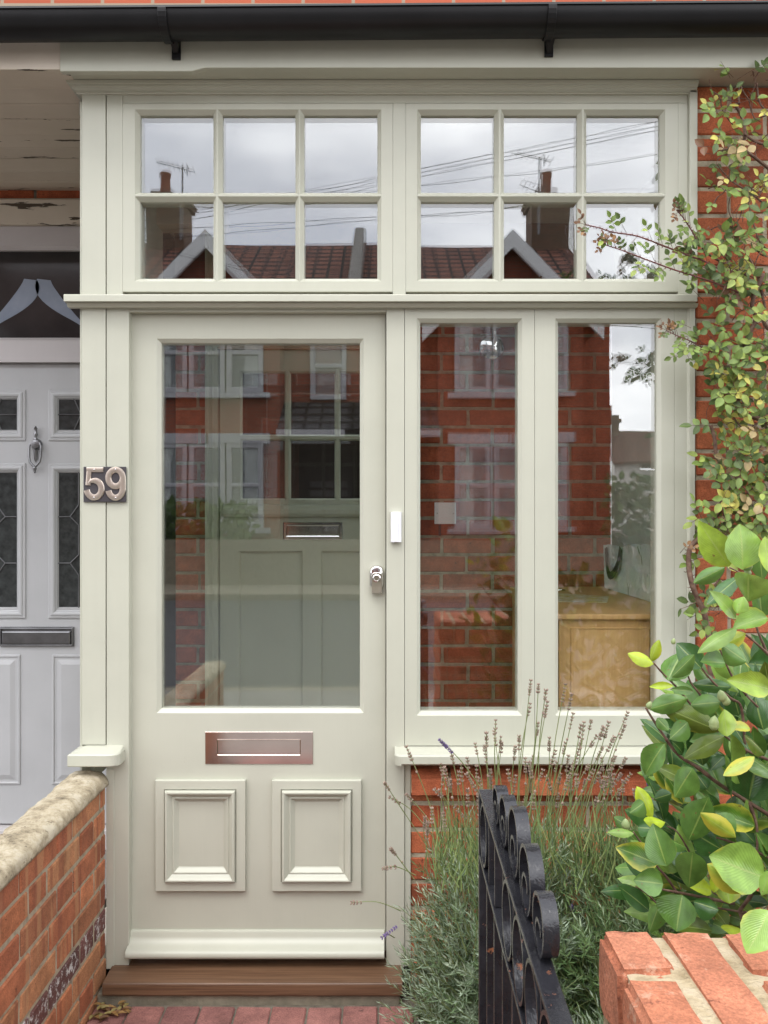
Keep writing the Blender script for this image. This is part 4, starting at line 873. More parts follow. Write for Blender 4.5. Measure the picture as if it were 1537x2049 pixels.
for d in (1.468,1.187,1.088,.990,.892,.80):
    mb=MB(); zc=EYE-hr(d)-.059; mb.sweep([(GX,D2Y(d)+math.cos(R(k*15))*.044,zc+math.sin(R(k*15))*.052) for k in range(25)],.022,.005); mb.build('ring',M['iron'],gate,smooth=True,angle=40)
for d in (1.405,1.33,1.237,1.14,.94):
    mb=MB(); mb.box(GX-.009,GX+.009,D2Y(d)-.003,D2Y(d)+.003,EYE-hr(d)-.114,EYE-hr(d)-.004); mb.build('spacer',M['iron'],gate,bevel=.001)

# ------------------------------------------------------------------ camellia
cam_t=thing('camellia',(.80,-1.15,0),'glossy camellia shrub with large green and yellow edged leaves behind the gate pillar','shrub')
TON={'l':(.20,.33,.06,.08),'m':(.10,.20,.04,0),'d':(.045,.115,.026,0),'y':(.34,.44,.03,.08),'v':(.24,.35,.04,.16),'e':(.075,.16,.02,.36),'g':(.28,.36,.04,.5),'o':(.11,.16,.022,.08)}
def A(u,v): return (1220+u/4.552,1030+v/4.552)
def B(u,v): return (1200+u/4.454,1440+v/4.454)
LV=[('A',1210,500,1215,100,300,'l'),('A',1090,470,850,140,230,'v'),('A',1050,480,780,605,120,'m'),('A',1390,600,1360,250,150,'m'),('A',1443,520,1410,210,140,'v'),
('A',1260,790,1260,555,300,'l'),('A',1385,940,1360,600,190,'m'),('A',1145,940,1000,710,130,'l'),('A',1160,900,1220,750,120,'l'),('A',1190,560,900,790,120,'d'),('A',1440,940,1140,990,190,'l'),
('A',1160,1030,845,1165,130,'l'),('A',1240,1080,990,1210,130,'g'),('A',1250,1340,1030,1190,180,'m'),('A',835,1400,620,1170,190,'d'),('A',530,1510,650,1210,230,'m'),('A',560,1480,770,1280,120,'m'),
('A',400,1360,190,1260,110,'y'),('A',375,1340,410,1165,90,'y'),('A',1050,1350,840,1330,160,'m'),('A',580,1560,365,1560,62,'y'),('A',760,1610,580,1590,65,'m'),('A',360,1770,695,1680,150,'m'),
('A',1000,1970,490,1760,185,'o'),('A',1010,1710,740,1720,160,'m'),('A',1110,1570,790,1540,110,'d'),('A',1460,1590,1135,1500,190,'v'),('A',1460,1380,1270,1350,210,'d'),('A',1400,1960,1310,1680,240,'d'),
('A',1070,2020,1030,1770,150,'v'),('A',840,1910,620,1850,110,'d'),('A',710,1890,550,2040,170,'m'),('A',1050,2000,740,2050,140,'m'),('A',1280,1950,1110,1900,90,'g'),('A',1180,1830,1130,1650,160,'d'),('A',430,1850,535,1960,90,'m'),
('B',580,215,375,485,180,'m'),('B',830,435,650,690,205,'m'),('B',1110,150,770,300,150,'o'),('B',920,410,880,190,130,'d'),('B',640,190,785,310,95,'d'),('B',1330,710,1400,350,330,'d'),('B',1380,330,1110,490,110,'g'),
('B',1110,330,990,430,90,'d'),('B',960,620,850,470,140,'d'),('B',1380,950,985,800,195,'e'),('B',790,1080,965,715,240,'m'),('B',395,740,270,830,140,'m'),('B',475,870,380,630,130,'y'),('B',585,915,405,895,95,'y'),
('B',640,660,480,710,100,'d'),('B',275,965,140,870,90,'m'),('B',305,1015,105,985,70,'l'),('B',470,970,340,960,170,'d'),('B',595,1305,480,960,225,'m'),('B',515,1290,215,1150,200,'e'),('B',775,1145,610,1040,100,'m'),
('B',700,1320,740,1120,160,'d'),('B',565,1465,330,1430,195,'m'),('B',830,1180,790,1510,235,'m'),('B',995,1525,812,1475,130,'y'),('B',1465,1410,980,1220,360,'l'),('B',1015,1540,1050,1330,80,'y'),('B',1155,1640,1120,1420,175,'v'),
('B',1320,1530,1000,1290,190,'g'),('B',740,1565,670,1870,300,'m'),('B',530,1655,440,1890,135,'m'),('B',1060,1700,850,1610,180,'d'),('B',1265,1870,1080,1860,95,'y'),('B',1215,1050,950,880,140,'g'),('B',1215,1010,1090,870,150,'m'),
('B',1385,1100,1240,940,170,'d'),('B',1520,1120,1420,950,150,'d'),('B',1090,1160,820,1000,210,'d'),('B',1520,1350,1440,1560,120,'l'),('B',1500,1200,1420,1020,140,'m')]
mb=MB()
rs=random.Random(11)
for i,(z_,u0,v0,u1,v1,w,tn) in enumerate(LV):
    f=A if z_=='A' else B; sc_=4.552 if z_=='A' else 4.454
    d=1.36+rs.uniform(-.07,.07)+(.08 if tn=='d' else 0)-(.05 if tn in 'lv' else 0)
    p0=W(*f(u0,v0),d); p1=W(*f(u1,v1),d+rs.uniform(-.03,.02))
    ln=(p1-p0).length; wd=w/sc_*d/F*1.28
    view=(Vector((0,-DC,EYE))-p0).normalized(); nrm=(view+Vector((rs.uniform(-.45,.45),0,rs.uniform(.0,.75)))).normalized()
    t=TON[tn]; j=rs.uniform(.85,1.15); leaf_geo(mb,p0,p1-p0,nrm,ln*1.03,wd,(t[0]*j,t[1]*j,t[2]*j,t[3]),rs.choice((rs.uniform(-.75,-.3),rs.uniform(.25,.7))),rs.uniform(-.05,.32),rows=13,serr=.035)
# one leaf lying over the pillar top
p0=W(1540,1822,.99); p1=W(1500,1898,.97); leaf_geo(mb,p0,p1-p0,Vector((-.2,-1,.9)),(p1-p0).length*1.1,.045,TON['l'],.15,.1,rows=13,serr=.03)
# body of the shrub
cen=Vector((.88,-1.02,.62))
for i in range(1500):
    a=rs.uniform(0,6.283); b=rs.uniform(-.8,1); rr=rs.uniform(.3,1)**.5
    p_=cen+Vector((math.cos(a)*.43*rr*math.sqrt(1-b*b*.8),math.sin(a)*.33*rr*math.sqrt(1-b*b*.8),b*.60*rr))
    if p_.z<.1: continue
    d=p_.y+DC; px=CX+p_.x*F/d; py=CY+(EYE-p_.z)*F/d
    lim=1400 if py<1290 else (1330 if py<1450 else 1295 if py<1600 else 1270)
    if px<lim+rs.uniform(0,40): continue
    if py<1250 and px<1520 : continue
    if px<1560 and d<1.40: continue
    dr=(p_-cen).normalized()+Vector((rs.uniform(-.8,.8),rs.uniform(-.8,.8),rs.uniform(-.5,.7)))
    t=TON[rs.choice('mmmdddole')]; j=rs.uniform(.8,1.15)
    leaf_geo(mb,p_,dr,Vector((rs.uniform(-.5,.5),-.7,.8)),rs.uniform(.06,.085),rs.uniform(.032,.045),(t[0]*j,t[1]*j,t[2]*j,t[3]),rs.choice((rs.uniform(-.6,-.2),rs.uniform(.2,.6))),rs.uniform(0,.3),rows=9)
mb.build('foliage',M['camellia'],cam_t,smooth=True,fix=False)
ST=[([A(330,1760),A(430,1920),A(520,2049),B(600,190),B(720,330),B(880,430),B(1060,570),B(1300,720),B(1560,880)],6.5),([B(1400,1250),B(1400,950),B(1330,740)],6),([A(820,1370),A(930,1510),A(1100,1670),A(1200,1760),B(1300,300)],5),
([A(400,1350),A(480,1440),A(600,1560),A(700,1680),A(800,1800),A(950,1960)],4.5),([A(690,1400),A(740,1530),A(810,1620),A(900,1750)],4),([A(970,1160),A(1020,1260),A(1120,1480),A(1250,1650)],4),([A(1190,1060),A(1300,1140),A(1500,1320)],4.5),
([A(1250,1650),A(1500,1900)],5),([B(900,20),B(1120,150),B(1300,270),B(1560,380)],5),([B(600,950),B(690,1000),B(800,1180),B(900,1400)],4),([B(300,1000),B(370,1100),B(480,1270),B(600,1410),B(690,1545)],4.5),([B(540,1510),B(700,1540),B(900,1580),B(1200,1640)],5.5),
([B(320,1485),B(430,1560),B(530,1650),B(700,1720)],3.5),([B(1040,1050),B(1170,1090),B(1330,1150),B(1560,1250)],5),([B(1400,1250),B(1380,1500),B(1250,1700)],6),([A(1220,540),A(1090,480)],3),([A(1210,520),A(1300,760),A(1330,1000),A(1443,1280)],4),
([B(560,1660),B(900,1660),B(1300,1720)],3.5),([B(1150,1620),B(1010,1540),B(1000,1500)],3),([B(1560,1480),B(1450,1400)],3)]
mb=MB()
for pts,rad in ST:
    P_=[W(q[0],q[1],1.42+.03*(k/len(pts))) for k,q in enumerate(pts)]
    rr=[rad*.5*.00085*(.7+.6*k/(len(pts)-1)) for k in range(len(P_))]
    # smooth a little with Catmull points and knobbly radius
    Q=[];QR=[]
    for k in range(len(P_)-1):
        p0_,p1_,p2_,p3_=P_[max(k-1,0)],P_[k],P_[k+1],P_[min(k+2,len(P_)-1)]
        for s in range(5):
            t=s/5; Q.append(.5*((2*p1_)+(-p0_+p2_)*t+(2*p0_-5*p1_+4*p2_-p3_)*t*t+(-p0_+3*p1_-3*p2_+p3_)*t**3)); QR.append((rr[k]*(1-t)+rr[k+1]*t)*(1.25 if rs.random()<.15 else 1))
    Q.append(P_[-1]); QR.append(rr[-1]); mb.tube(Q,QR,8)
base=Vector((.80,-1.02,0))
for tgt in (W(*B(1560,880),1.46),W(*B(1250,1700),1.45),W(*B(1560,380),1.47),W(*A(1500,1320),1.46),W(*B(1300,1720),1.45),W(*B(1560,1250),1.46),(.95,-.95,.9),(1.05,-1.1,.8)):
    tgt=Vector(tgt); mid=base.lerp(tgt,.5)+Vector((.05,.06,-.03)); mb.tube([base,base.lerp(mid,.5)+Vector((0,.02,0)),mid,mid.lerp(tgt,.6)+Vector((.01,0,.01)),tgt],[.011,.009,.007,.005,.004],8)
mb.build('branches',M['stem_brown'],cam_t,smooth=True)
M['budgreen']=simple('camellia_bud',[(.20,.27,.10),(.30,.36,.16)],.45,scale=80)
for (q,r_) in ((A(1235,470),.009),(A(1262,530),.006),(A(1040,1660),.008),(A(1070,1700),.007),(A(940,1900),.008),(A(345,1740),.005),(B(230,940),.007),(B(1000,50),.008),(A(575,1160),.004)):
    mb=MB(); c=W(*q,1.33); mb.lathe(c-Vector((0,0,r_)),[(.0001,0),(r_*.8,r_*.5),(r_,r_*1.2),(r_*.6,r_*2.2),(.0001,r_*2.8)],(rs.uniform(-.4,.4),-.2,1),10)
    mb.build('flower_bud',M['budgreen'],cam_t,smooth=True)

# ------------------------------------------------------------------ climbing rose
rose=thing('climbing_rose',(1.05,-.12,0),'straggling climbing rose with small yellowing leaves on the brick wall','climber')
def C_(u,v): return (1150+u/3.972,120+v/3.972)
def D_(u,v): return (1240+u/4.269,600+v/4.269)
rs=random.Random(23)
RT={'g':(.17,.25,.05,.06),'l':(.30,.38,.08,.12),'y':(.52,.48,.10,.2),'d':(.09,.14,.035,.0),'p':(.40,.30,.14,0),'r':(.19,.09,.045,.05),'b':(.28,.15,.06,.0)}
lm=MB(); sm=MB(); rm=MB(); tm=MB()
def rose_leaf(p, dr, size, tones, n=5, mb_=None):
    """compound leaf: stalk with n leaflets"""
    mb_=mb_ or lm; dr=Vector(dr).normalized(); nrm=Vector((rs.uniform(-.5,.5),-1,rs.uniform(.0,.9))).normalized(); side=dr.cross(nrm).normalized(); L0=size*2.4
    sm.tube([p,p+dr*L0*.5+nrm*.002,p+dr*L0],[.0008,.0007,.0005],4)
    spots=[(1,0)]+[(.72,1),(.72,-1)]+([(.36,1),(.36,-1)] if n>=5 else [])
    tn=rs.choice(tones)
    for t,s in spots:
        if rs.random()<.08: continue
        q_=p+dr*L0*t*.95; d2=(dr+side*s*1.5).normalized() if s else dr
        c=RT[tn if rs.random()<.7 else rs.choice(tones)]; j=rs.uniform(.8,1.2); n2=(nrm+Vector((rs.uniform(-.5,.5),0,rs.uniform(-.4,.4)))).normalized()
        leaf_geo(mb_,q_,d2,n2,size*rs.uniform(.85,1.15)*(1.1 if not s else 1),size*rs.uniform(.62,.8),(c[0]*j,c[1]*j,c[2]*j,c[3]),rs.uniform(.05,.35),rs.uniform(-.05,.3),rows=6)
def rdist(px): return 2.46 if px>1392 else 2.40
def smooth_path(P_,m=5):
    Q=[]
    for k in range(len(P_)-1):
        p0_,p1_,p2_,p3_=P_[max(k-1,0)],P_[k],P_[k+1],P_[min(k+2,len(P_)-1)]
        for s in range(m):
            t=s/m; Q.append(.5*((2*p1_)+(-p0_+p2_)*t+(2*p0_-5*p1_+4*p2_-p3_)*t*t+(-p0_+3*p1_-3*p2_+p3_)*t**3))
    Q.append(P_[-1]); return Q
def stem(q, r0, r1, mb_, d0=2.47, d1=2.47, thorns=True, wob=.003):
    P_=[W(a[0],a[1],d0+(d1-d0)*k/(len(q)-1))+Vector((0,rs.uniform(-wob,wob)*2,0)) for k,a in enumerate(q)]
    Q=smooth_path(P_,5); n=len(Q); mb_.tube(Q,[(r0+(r1-r0)*k/(n-1))*rs.uniform(.92,1.08) for k in range(n)],7)
    if thorns:
        for k in range(1,n-1):
            if rs.random()<.75:
                t=(Q[k+1]-Q[k-1]).normalized(); o_=t.cross(Vector((0,1,0))).normalized()*rs.choice((-1,1)); r=r0+(r1-r0)*k/(n-1)
                h=.005+r*.5; mb_.tube([Q[k]+o_*r*.6,Q[k]+o_*(r+h*.5)+t*h*.1,Q[k]+o_*(r+h)-t*h*.4],[.0018,.0011,.0002],5)
    return Q
old=[([A(830,200),A(740,300),A(725,450),A(740,620),A(800,760),A(860,900),A(900,1100),A(915,1500),(1425,1560),(1440,1800),(1450,2000)],.0075,.0095),
([D_(780,1070),D_(815,1200),D_(825,1450),D_(850,1640),D_(870,1760),A(830,200)],.005,.008),([D_(1050,1470),D_(960,1590),D_(870,1750)],.004,.006),
([C_(1500,1700),D_(1130,30),D_(1165,160),D_(1080,330),D_(1010,560),D_(1010,850),D_(1040,950),D_(1250,1040),(1600,860)],.006,.008),
([D_(1200,100),D_(1268,250),(1560,640),(1620,700)],.006,.006),([C_(1270,350),C_(1330,450),C_(1350,580),C_(1330,690)],.0045,.004),([C_(1160,720),C_(1240,700),C_(1340,705),C_(1440,780),C_(1560,870)],.003,.005),
([C_(1350,580),C_(1420,640),C_(1537,690)],.004,.004),([C_(1310,350),C_(1300,260),C_(1310,200)],.003,.002),([C_(1440,190),C_(1470,350),C_(1560,460),(1570,300)],.003,.003),([C_(1130,830),C_(1250,960),C_(1400,1060),C_(1560,1200)],.002,.003),
([C_(1000,1500),C_(1200,1620),C_(1400,1750),D_(1130,30)],.003,.005),([C_(1370,1080),C_(1450,1400),C_(1537,1500),(1600,560)],.002,.003),([C_(1537,950),C_(1440,1100),C_(1400,1000)],.002,.002),
([C_(1350,1500),C_(1450,1700),(1530,620)],.003,.004),([D_(880,1750),D_(1000,1600),D_(1050,1350),D_(1200,1250),(1560,870)],.004,.004),([D_(870,1750),D_(950,1950),(1500,1120)],.004,.004),([A(1050,500),A(960,640),A(870,770)],.003,.004),([A(840,600),A(870,760)],.002,.003),
([D_(950,960),D_(1050,1100),D_(1180,1050)],.0025,.002),([D_(1190,800),D_(1230,960),D_(1300,1150)],.003,.003)]
allst=[]
for q,a,b in old: allst.append(stem(q,a,b,sm,2.475,2.49))
red=[([C_(90,1310),C_(200,1335),C_(300,1370),C_(500,1400),C_(700,1475),C_(900,1550),C_(1050,1610),C_(1250,1720)],.0016,.0030,2.30,2.44),([C_(240,1470),C_(400,1520),C_(600,1600),C_(800,1670),C_(960,1720),C_(1140,1780),C_(1300,1850)],.0016,.0028,2.32,2.45),
([C_(820,1210),C_(860,1250),C_(920,1340),C_(970,1430),C_(1030,1520)],.0014,.0022,2.36,2.42),([D_(400,265),D_(500,310),D_(600,350),D_(690,400),D_(800,450)],.0012,.002,2.36,2.45),([C_(1120,1640),C_(1230,1700),C_(1300,1790)],.002,.003,2.44,2.46)]
redp=[stem(q,a,b,rm,d0,d1,wob=.001) for q,a,b,d0,d1 in red]
for k,Q in enumerate(redp[:4]):
    n=len(Q)
    for i in range(0,n-2,1 if k<2 else 1):
        if rs.random()<(.62 if k<2 else .8):
            f=i/n; s=rs.choice((-1,1)); t=(Q[i+1]-Q[i]).normalized(); up=Vector((0,0,1))
            rose_leaf(Q[i],-t*.6+up*s*.8+Vector((0,rs.uniform(-.5,.1),0)),.0145 if f<.25 else .021,['r','r','d','b'] if f<.22 else ['g','g','l','d'],rs.choice((3,5)))
    for s in (-1,0,1): rose_leaf(Q[0],(Q[0]-Q[1]).normalized()+Vector((0,0,s*.9)),.0125,['r','b','r'],3)
# leaf sprays over the brick, following the photo's clumps (px, py, spread, count, tones)
cl=[((1470,165),18,5,'lyg'),((1445,215),16,4,'gl'),((1432,240),20,4,'gy'),((1500,160),12,2,'lg'),((1450,270),14,3,'py'),((1478,280),25,5,'yyl'),((1525,285),15,3,'yp'),((1430,315),20,5,'dglr'),((1455,330),18,4,'gy'),((1500,300),15,3,'yl'),((1475,352),16,5,'yyp'),((1500,380),22,6,'gly'),((1530,380),15,4,'yg'),
((1440,390),15,3,'yg'),((1465,420),14,2,'g'),((1430,470),18,5,'dgr'),((1480,490),20,6,'llg'),((1520,455),14,4,'lgp'),((1415,500),18,5,'dgr'),((1445,530),20,5,'grl'),((1490,530),25,7,'yly'),((1440,560),20,5,'gl'),((1470,590),22,6,'gld'),((1520,545),18,4,'gly'),((1420,590),14,3,'dg'),((1510,600),22,5,'dgl'),
((1450,640),22,5,'dg'),((1530,670),14,3,'gl'),((1420,700),16,5,'gdl'),((1445,690),18,5,'gl'),((1460,720),18,5,'dgy'),((1490,735),22,6,'yly'),((1520,720),22,6,'gl'),((1440,755),18,4,'gy'),((1470,765),20,6,'yyl'),((1530,760),18,4,'dg'),((1430,785),12,3,'yl'),((1455,800),18,6,'lyl'),((1485,800),14,4,'ly'),((1510,810),12,3,'l'),
((1460,830),12,4,'lyp'),((1445,850),10,3,'yl'),((1500,870),15,3,'gl'),((1530,870),18,5,'glp'),((1450,905),16,5,'dg'),((1475,895),14,4,'pyb'),((1500,905),16,5,'ypb'),((1455,930),18,5,'gly'),((1495,930),22,5,'gly'),((1475,955),14,4,'ly'),((1510,950),18,4,'gd'),((1490,985),22,6,'gly'),((1520,1000),16,4,'pyl'),
((1430,1025),16,5,'gly'),((1455,1045),20,7,'glp'),((1490,1040),24,7,'gly'),((1525,1030),18,5,'ypg'),((1410,1040),10,2,'g'),((1440,1070),18,4,'gd'),((1410,1110),8,2,'g'),((1395,1105),8,2,'gl'),((1500,1060),20,4,'g'),((1405,1210),8,1,'g'),((1420,1235),14,4,'g'),((1440,1245),12,3,'gl'),((1430,1220),10,3,'gy')]
for (c,sp,cnt,tn) in cl:
    for k in range(int(cnt*(1.1 if c[1]<480 else 1.4))):
        px,py=c[0]+rs.gauss(0,sp*.6),c[1]+rs.gauss(0,sp*.6)
        if px<1404: px=1404+rs.random()*10
        p_=W(px,py,rs.uniform(2.42,2.54)); a=rs.uniform(0,6.283)
        rose_leaf(p_,(math.cos(a),rs.uniform(-.6,.1),math.sin(a)),rs.uniform(.021,.035),list(tn)+['g','d'],rs.choice((3,3,5)))
for k in range(85):
    px,py=rs.uniform(1412,1540),rs.uniform(150,1080); p_=W(px,py,rs.uniform(2.44,2.53)); a=rs.uniform(0,6.283); P_=[p_]
    for q in range(4): a+=rs.uniform(-.6,.6); P_.append(P_[-1]+Vector((math.cos(a)*.03,rs.uniform(-.012,.012),math.sin(a)*.03)))
    if min(v.x for v in P_)>X(1398): sm.tube(smooth_path(P_,3),rs.uniform(.0009,.0020),5)
# beyond the right edge of the view
for k in range(240):
    px,py=rs.uniform(1540,1800),rs.uniform(150,1150); a=rs.uniform(0,6.283)
    rose_leaf(W(px,py,rs.uniform(2.36,2.47)),(math.cos(a),rs.uniform(-.6,.1),math.sin(a)),rs.uniform(.015,.023),list('glydy'),rs.choice((3,5)))
# single shoots near the frame
for q,tn in ((A(640,350),'b'),(A(680,360),'b'),(D_(560,440),'g'),(D_(610,240),'g'),(D_(620,300),'g')):
    rose_leaf(W(*q,2.42),(rs.uniform(-1,.2),-.1,rs.uniform(-.5,.6)),.015,[tn],3)
sm.tube(smooth_path([W(*D_(470,500),2.40),W(*D_(560,440),2.41),W(*D_(650,415),2.44),W(*D_(760,440),2.47)]),.0011,5); rose_leaf(W(*D_(560,445),2.40),(-1,-.1,-.4),.02,['g'],3)
sm.tube(smooth_path([W(*A(640,860),2.40),W(*A(720,830),2.41),W(*A(790,790),2.44)]),.0009,5); leaf_geo(lm,W(*A(735,830),2.40),(0,0,-1),(0,-1,.2),.035,.026,RT['g'],.1,.1); leaf_geo(lm,W(*A(650,850),2.40),(-.3,0,-1),(-.6,-1,.2),.028,.010,RT['d'],.2,.1)
sm.hasuv=False
sm.build('stems',M['stem_brown'],rose,smooth=True); rm.build('red_shoots',M['stem_red'],rose,smooth=True); lm.build('foliage',M['rose'],rose,smooth=True,fix=False)

# ------------------------------------------------------------------ lavender
rs=random.Random(5)
def lav_bush(name,label,c,rad,nsp,tones,group,zmin=.0):
    t=thing(name,(c[0],c[1],0),label,'lavender',group); mb=MB(); st=MB(); tops=[]
    for i in range(nsp):
        a=rs.uniform(0,6.283); b=rs.uniform(-.15,1); rr=rs.uniform(.62,1.04) if rs.random()<.8 else rs.uniform(.3,.8)
        s_=math.sqrt(max(0,1-b*b)); p_=Vector((c[0]+math.cos(a)*rad[0]*rr*s_,c[1]+math.sin(a)*rad[1]*rr*s_,c[2]+b*rad[2]*rr))
        p_+=Vector((noise.noise(p_*6),noise.noise(p_*6+Vector((9,0,0))),noise.noise(p_*6+Vector((0,9,0)))))*.05
        if p_.z<.03 or p_.y>-.02: continue
        if p_.y+DC<1.56 and p_.x<.20: continue
        dr=Vector((math.cos(a)*s_*.9,math.sin(a)*s_*.9,b*.6+.55))+Vector((rs.uniform(-.5,.5),rs.uniform(-.5,.5),rs.uniform(-.3,.3))); dr.normalize()
        L0=rs.uniform(.05,.095); st.tube([p_-dr*.04,p_+dr*L0],[.0012,.0007],3,cap=False)
        k=rs.randint(10,15); u=dr.orthogonal().normalized(); v=dr.cross(u)
        tn=tones[0] if rs.random()<.55 else rs.choice(tones); j=rs.uniform(.75,1.2)
        for q in range(k):
            f=q/k; ang=q*2.4; o_=u*math.cos(ang)+v*math.sin(ang); base=p_+dr*(L0*f)
            ld=(o_*(1.15-.6*f)+dr*(.45+.6*f)).normalized(); ll=rs.uniform(.028,.046)*(1-.5*f); ww=rs.uniform(.0026,.0040)
            s2=ld.cross(dr).normalized()*ww/2; e2=(ld+dr*.55).normalized()
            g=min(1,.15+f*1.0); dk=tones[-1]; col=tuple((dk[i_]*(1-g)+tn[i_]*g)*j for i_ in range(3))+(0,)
            m1=base+ld*ll*.5; m2=m1+e2*ll*.5
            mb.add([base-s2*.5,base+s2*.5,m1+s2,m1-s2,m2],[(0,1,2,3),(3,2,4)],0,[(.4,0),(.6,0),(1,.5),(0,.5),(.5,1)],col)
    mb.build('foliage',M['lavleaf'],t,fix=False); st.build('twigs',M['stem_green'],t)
    return t
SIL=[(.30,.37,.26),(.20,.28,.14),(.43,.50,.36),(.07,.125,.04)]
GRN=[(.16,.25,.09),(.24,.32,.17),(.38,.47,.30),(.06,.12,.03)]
lav1=lav_bush('lavender_bush','silver grey lavender bush with dry flower stalks left of the iron gate',(.315,-.42,.08),(.255,.34,.53),2000,SIL,'lavender bushes under the sidelights')
lav2=lav_bush('lavender_bush','greener lavender bush right of the iron gate in front of the camellia',(.68,-.50,.08),(.34,.40,.56),2700,GRN,'lavender bushes under the sidelights')
lav3=lav_bush('lavender_bush','low grey lavender bush between the iron gate and the brick pillar',(.52,-1.02,.0),(.30,.24,.50),1150,SIL,'lavender bushes under the sidelights')
def G(u,v): return (700+u/2.5617,1330+v/2.5617)
def stalk(tip, basep, d, parent, violet=False, buds=7):
    P1=W(tip[0],tip[1],d); P0=Vector(basep); mid=P0.lerp(P1,.55)+Vector((rs.uniform(-.01,.01),rs.uniform(-.01,.01),.012))
    Q=smooth_path([P0,mid,P1],6); mb=MB(); mb.tube(Q,[.0012]*(len(Q)-4)+[.0010]*4,4,0)
    t=(P1-mid).normalized(); L0=rs.uniform(.028,.05); u=t.orthogonal().normalized(); v=t.cross(u)
    zz=0.0; k=0
    while zz<L0 or k<3:
        c=P1-t*zz; m=rs.randint(5,7) if not violet else 8; size=rs.uniform(.0029,.0040)*(.95 if violet else 1)
        for q in range(m):
            a=6.283*q/m+rs.random(); o_=(u*math.cos(a)+v*math.sin(a)); cc=c+o_*size*.95
            ax=(o_*.6+t).normalized(); s1=ax.orthogonal().normalized(); s2=ax.cross(s1)
            mb.add([cc-ax*size,cc+s1*size*.6,cc+s2*size*.6,cc-s1*size*.6,cc-s2*size*.6,cc+ax*size*1.25],[(0,1,2),(0,2,3),(0,3,4),(0,4,1),(5,2,1),(5,3,2),(5,4,3),(5,1,4)],1)
        k+=1; zz+=rs.uniform(.0055,.012)*(.7 if violet else 1)
        if k>=buds+2: break
    if rs.random()<.3 and not violet:
        c=P1-t*(zz+.025); mb.lathe(c,[(.0001,-.004),(.0035,-.001),(.003,.003),(.0001,.005)],t,6,1)
    mb.build('flower_stalk',[M['stem_green'],M['budviolet'] if violet else M['bud']],parent)
tips=[(928,80),(967,100),(1006,130),(1105,100),(1137,150),(748,285),(700,350),(740,340),(643,405),(690,415),(868,365),(848,420),(1023,375),(1145,250),(1200,295),(1185,310),(1237,285),(1300,320),(1327,295),(1425,245),(1410,310),(1265,365),(1295,425),(1105,400),(290,420),(520,450),(465,510),(178,605),(205,680),(435,640),(290,665),(650,520),(720,540),(810,540),(850,570),(940,470),(1055,440),(1060,500),(1120,570),(1170,460),(1225,515),(1250,540),(1355,370),(1390,560),(1415,480),(780,400),(1012,190),(775,370),(990,540),(900,480),(1080,560),(1330,580),(1290,540),(1360,470),(1440,560),(570,510),(600,560),(540,730),(660,660),(1190,380),(925,200),(965,300)]
n1=n2=0
for i,(u,v) in enumerate(tips):
    q=G(u,v); d=2.22+rs.uniform(-.12,.12)
    bx=q[0]+(1010-q[0])*.35+rs.uniform(-25,25); by=1660+rs.uniform(-20,60)
    par=lav1 if q[0]<960 else lav2
    stalk(q,W(bx,by,d+rs.uniform(-.03,.05)),d,par)
for (u,v,bu,bv,vi) in ((460,385,720,700,1),(170,1045,340,1080,0),(210,945,330,1100,0),(8,1220,260,1260,0),(165,1400,230,1400,1),(1135,1235,1130,1330,1),(1533,570,1500,760,1),):
    stalk(G(u,v),W(*G(bu,bv),2.1),2.08,lav1 if u<1000 else lav2,bool(vi))
for i in range(44):
    px=rs.uniform(840,1350); py=rs.uniform(1510,1660)+(max(0,930-px)*.5); d=2.2+rs.uniform(-.15,.15)
    stalk((px,py),W(px+rs.uniform(-30,30),py+rs.uniform(90,150),d),d,lav1 if px<980 else lav2)
# upright green grassy stems in the top of the bushes
mb=MB()
for i in range(950):
    px=rs.uniform(870,1310); d=2.2+rs.uniform(-.2,.2); p0=W(px,rs.uniform(1680,1790),d); p1=p0+Vector((rs.gauss(0,.03),rs.gauss(0,.03),rs.uniform(.05,.14)))
    s2=Vector((rs.uniform(.5,1),rs.uniform(-1,1),0)).normalized()*.0014; c=rs.choice([(.17,.24,.07,0),(.22,.27,.09,0),(.12,.18,.06,0)]); m_=(p0+p1)/2+Vector((rs.uniform(-.008,.008),0,0))
    mb.add([p0-s2,p0+s2,m_+s2,m_-s2,p1],[(0,1,2,3),(3,2,4)],0,[(.4,0),(.6,0),(.6,.5),(.4,.5),(.5,1)],c)
mb.build('green_stems',M['lavleaf'],lav2,fix=False)

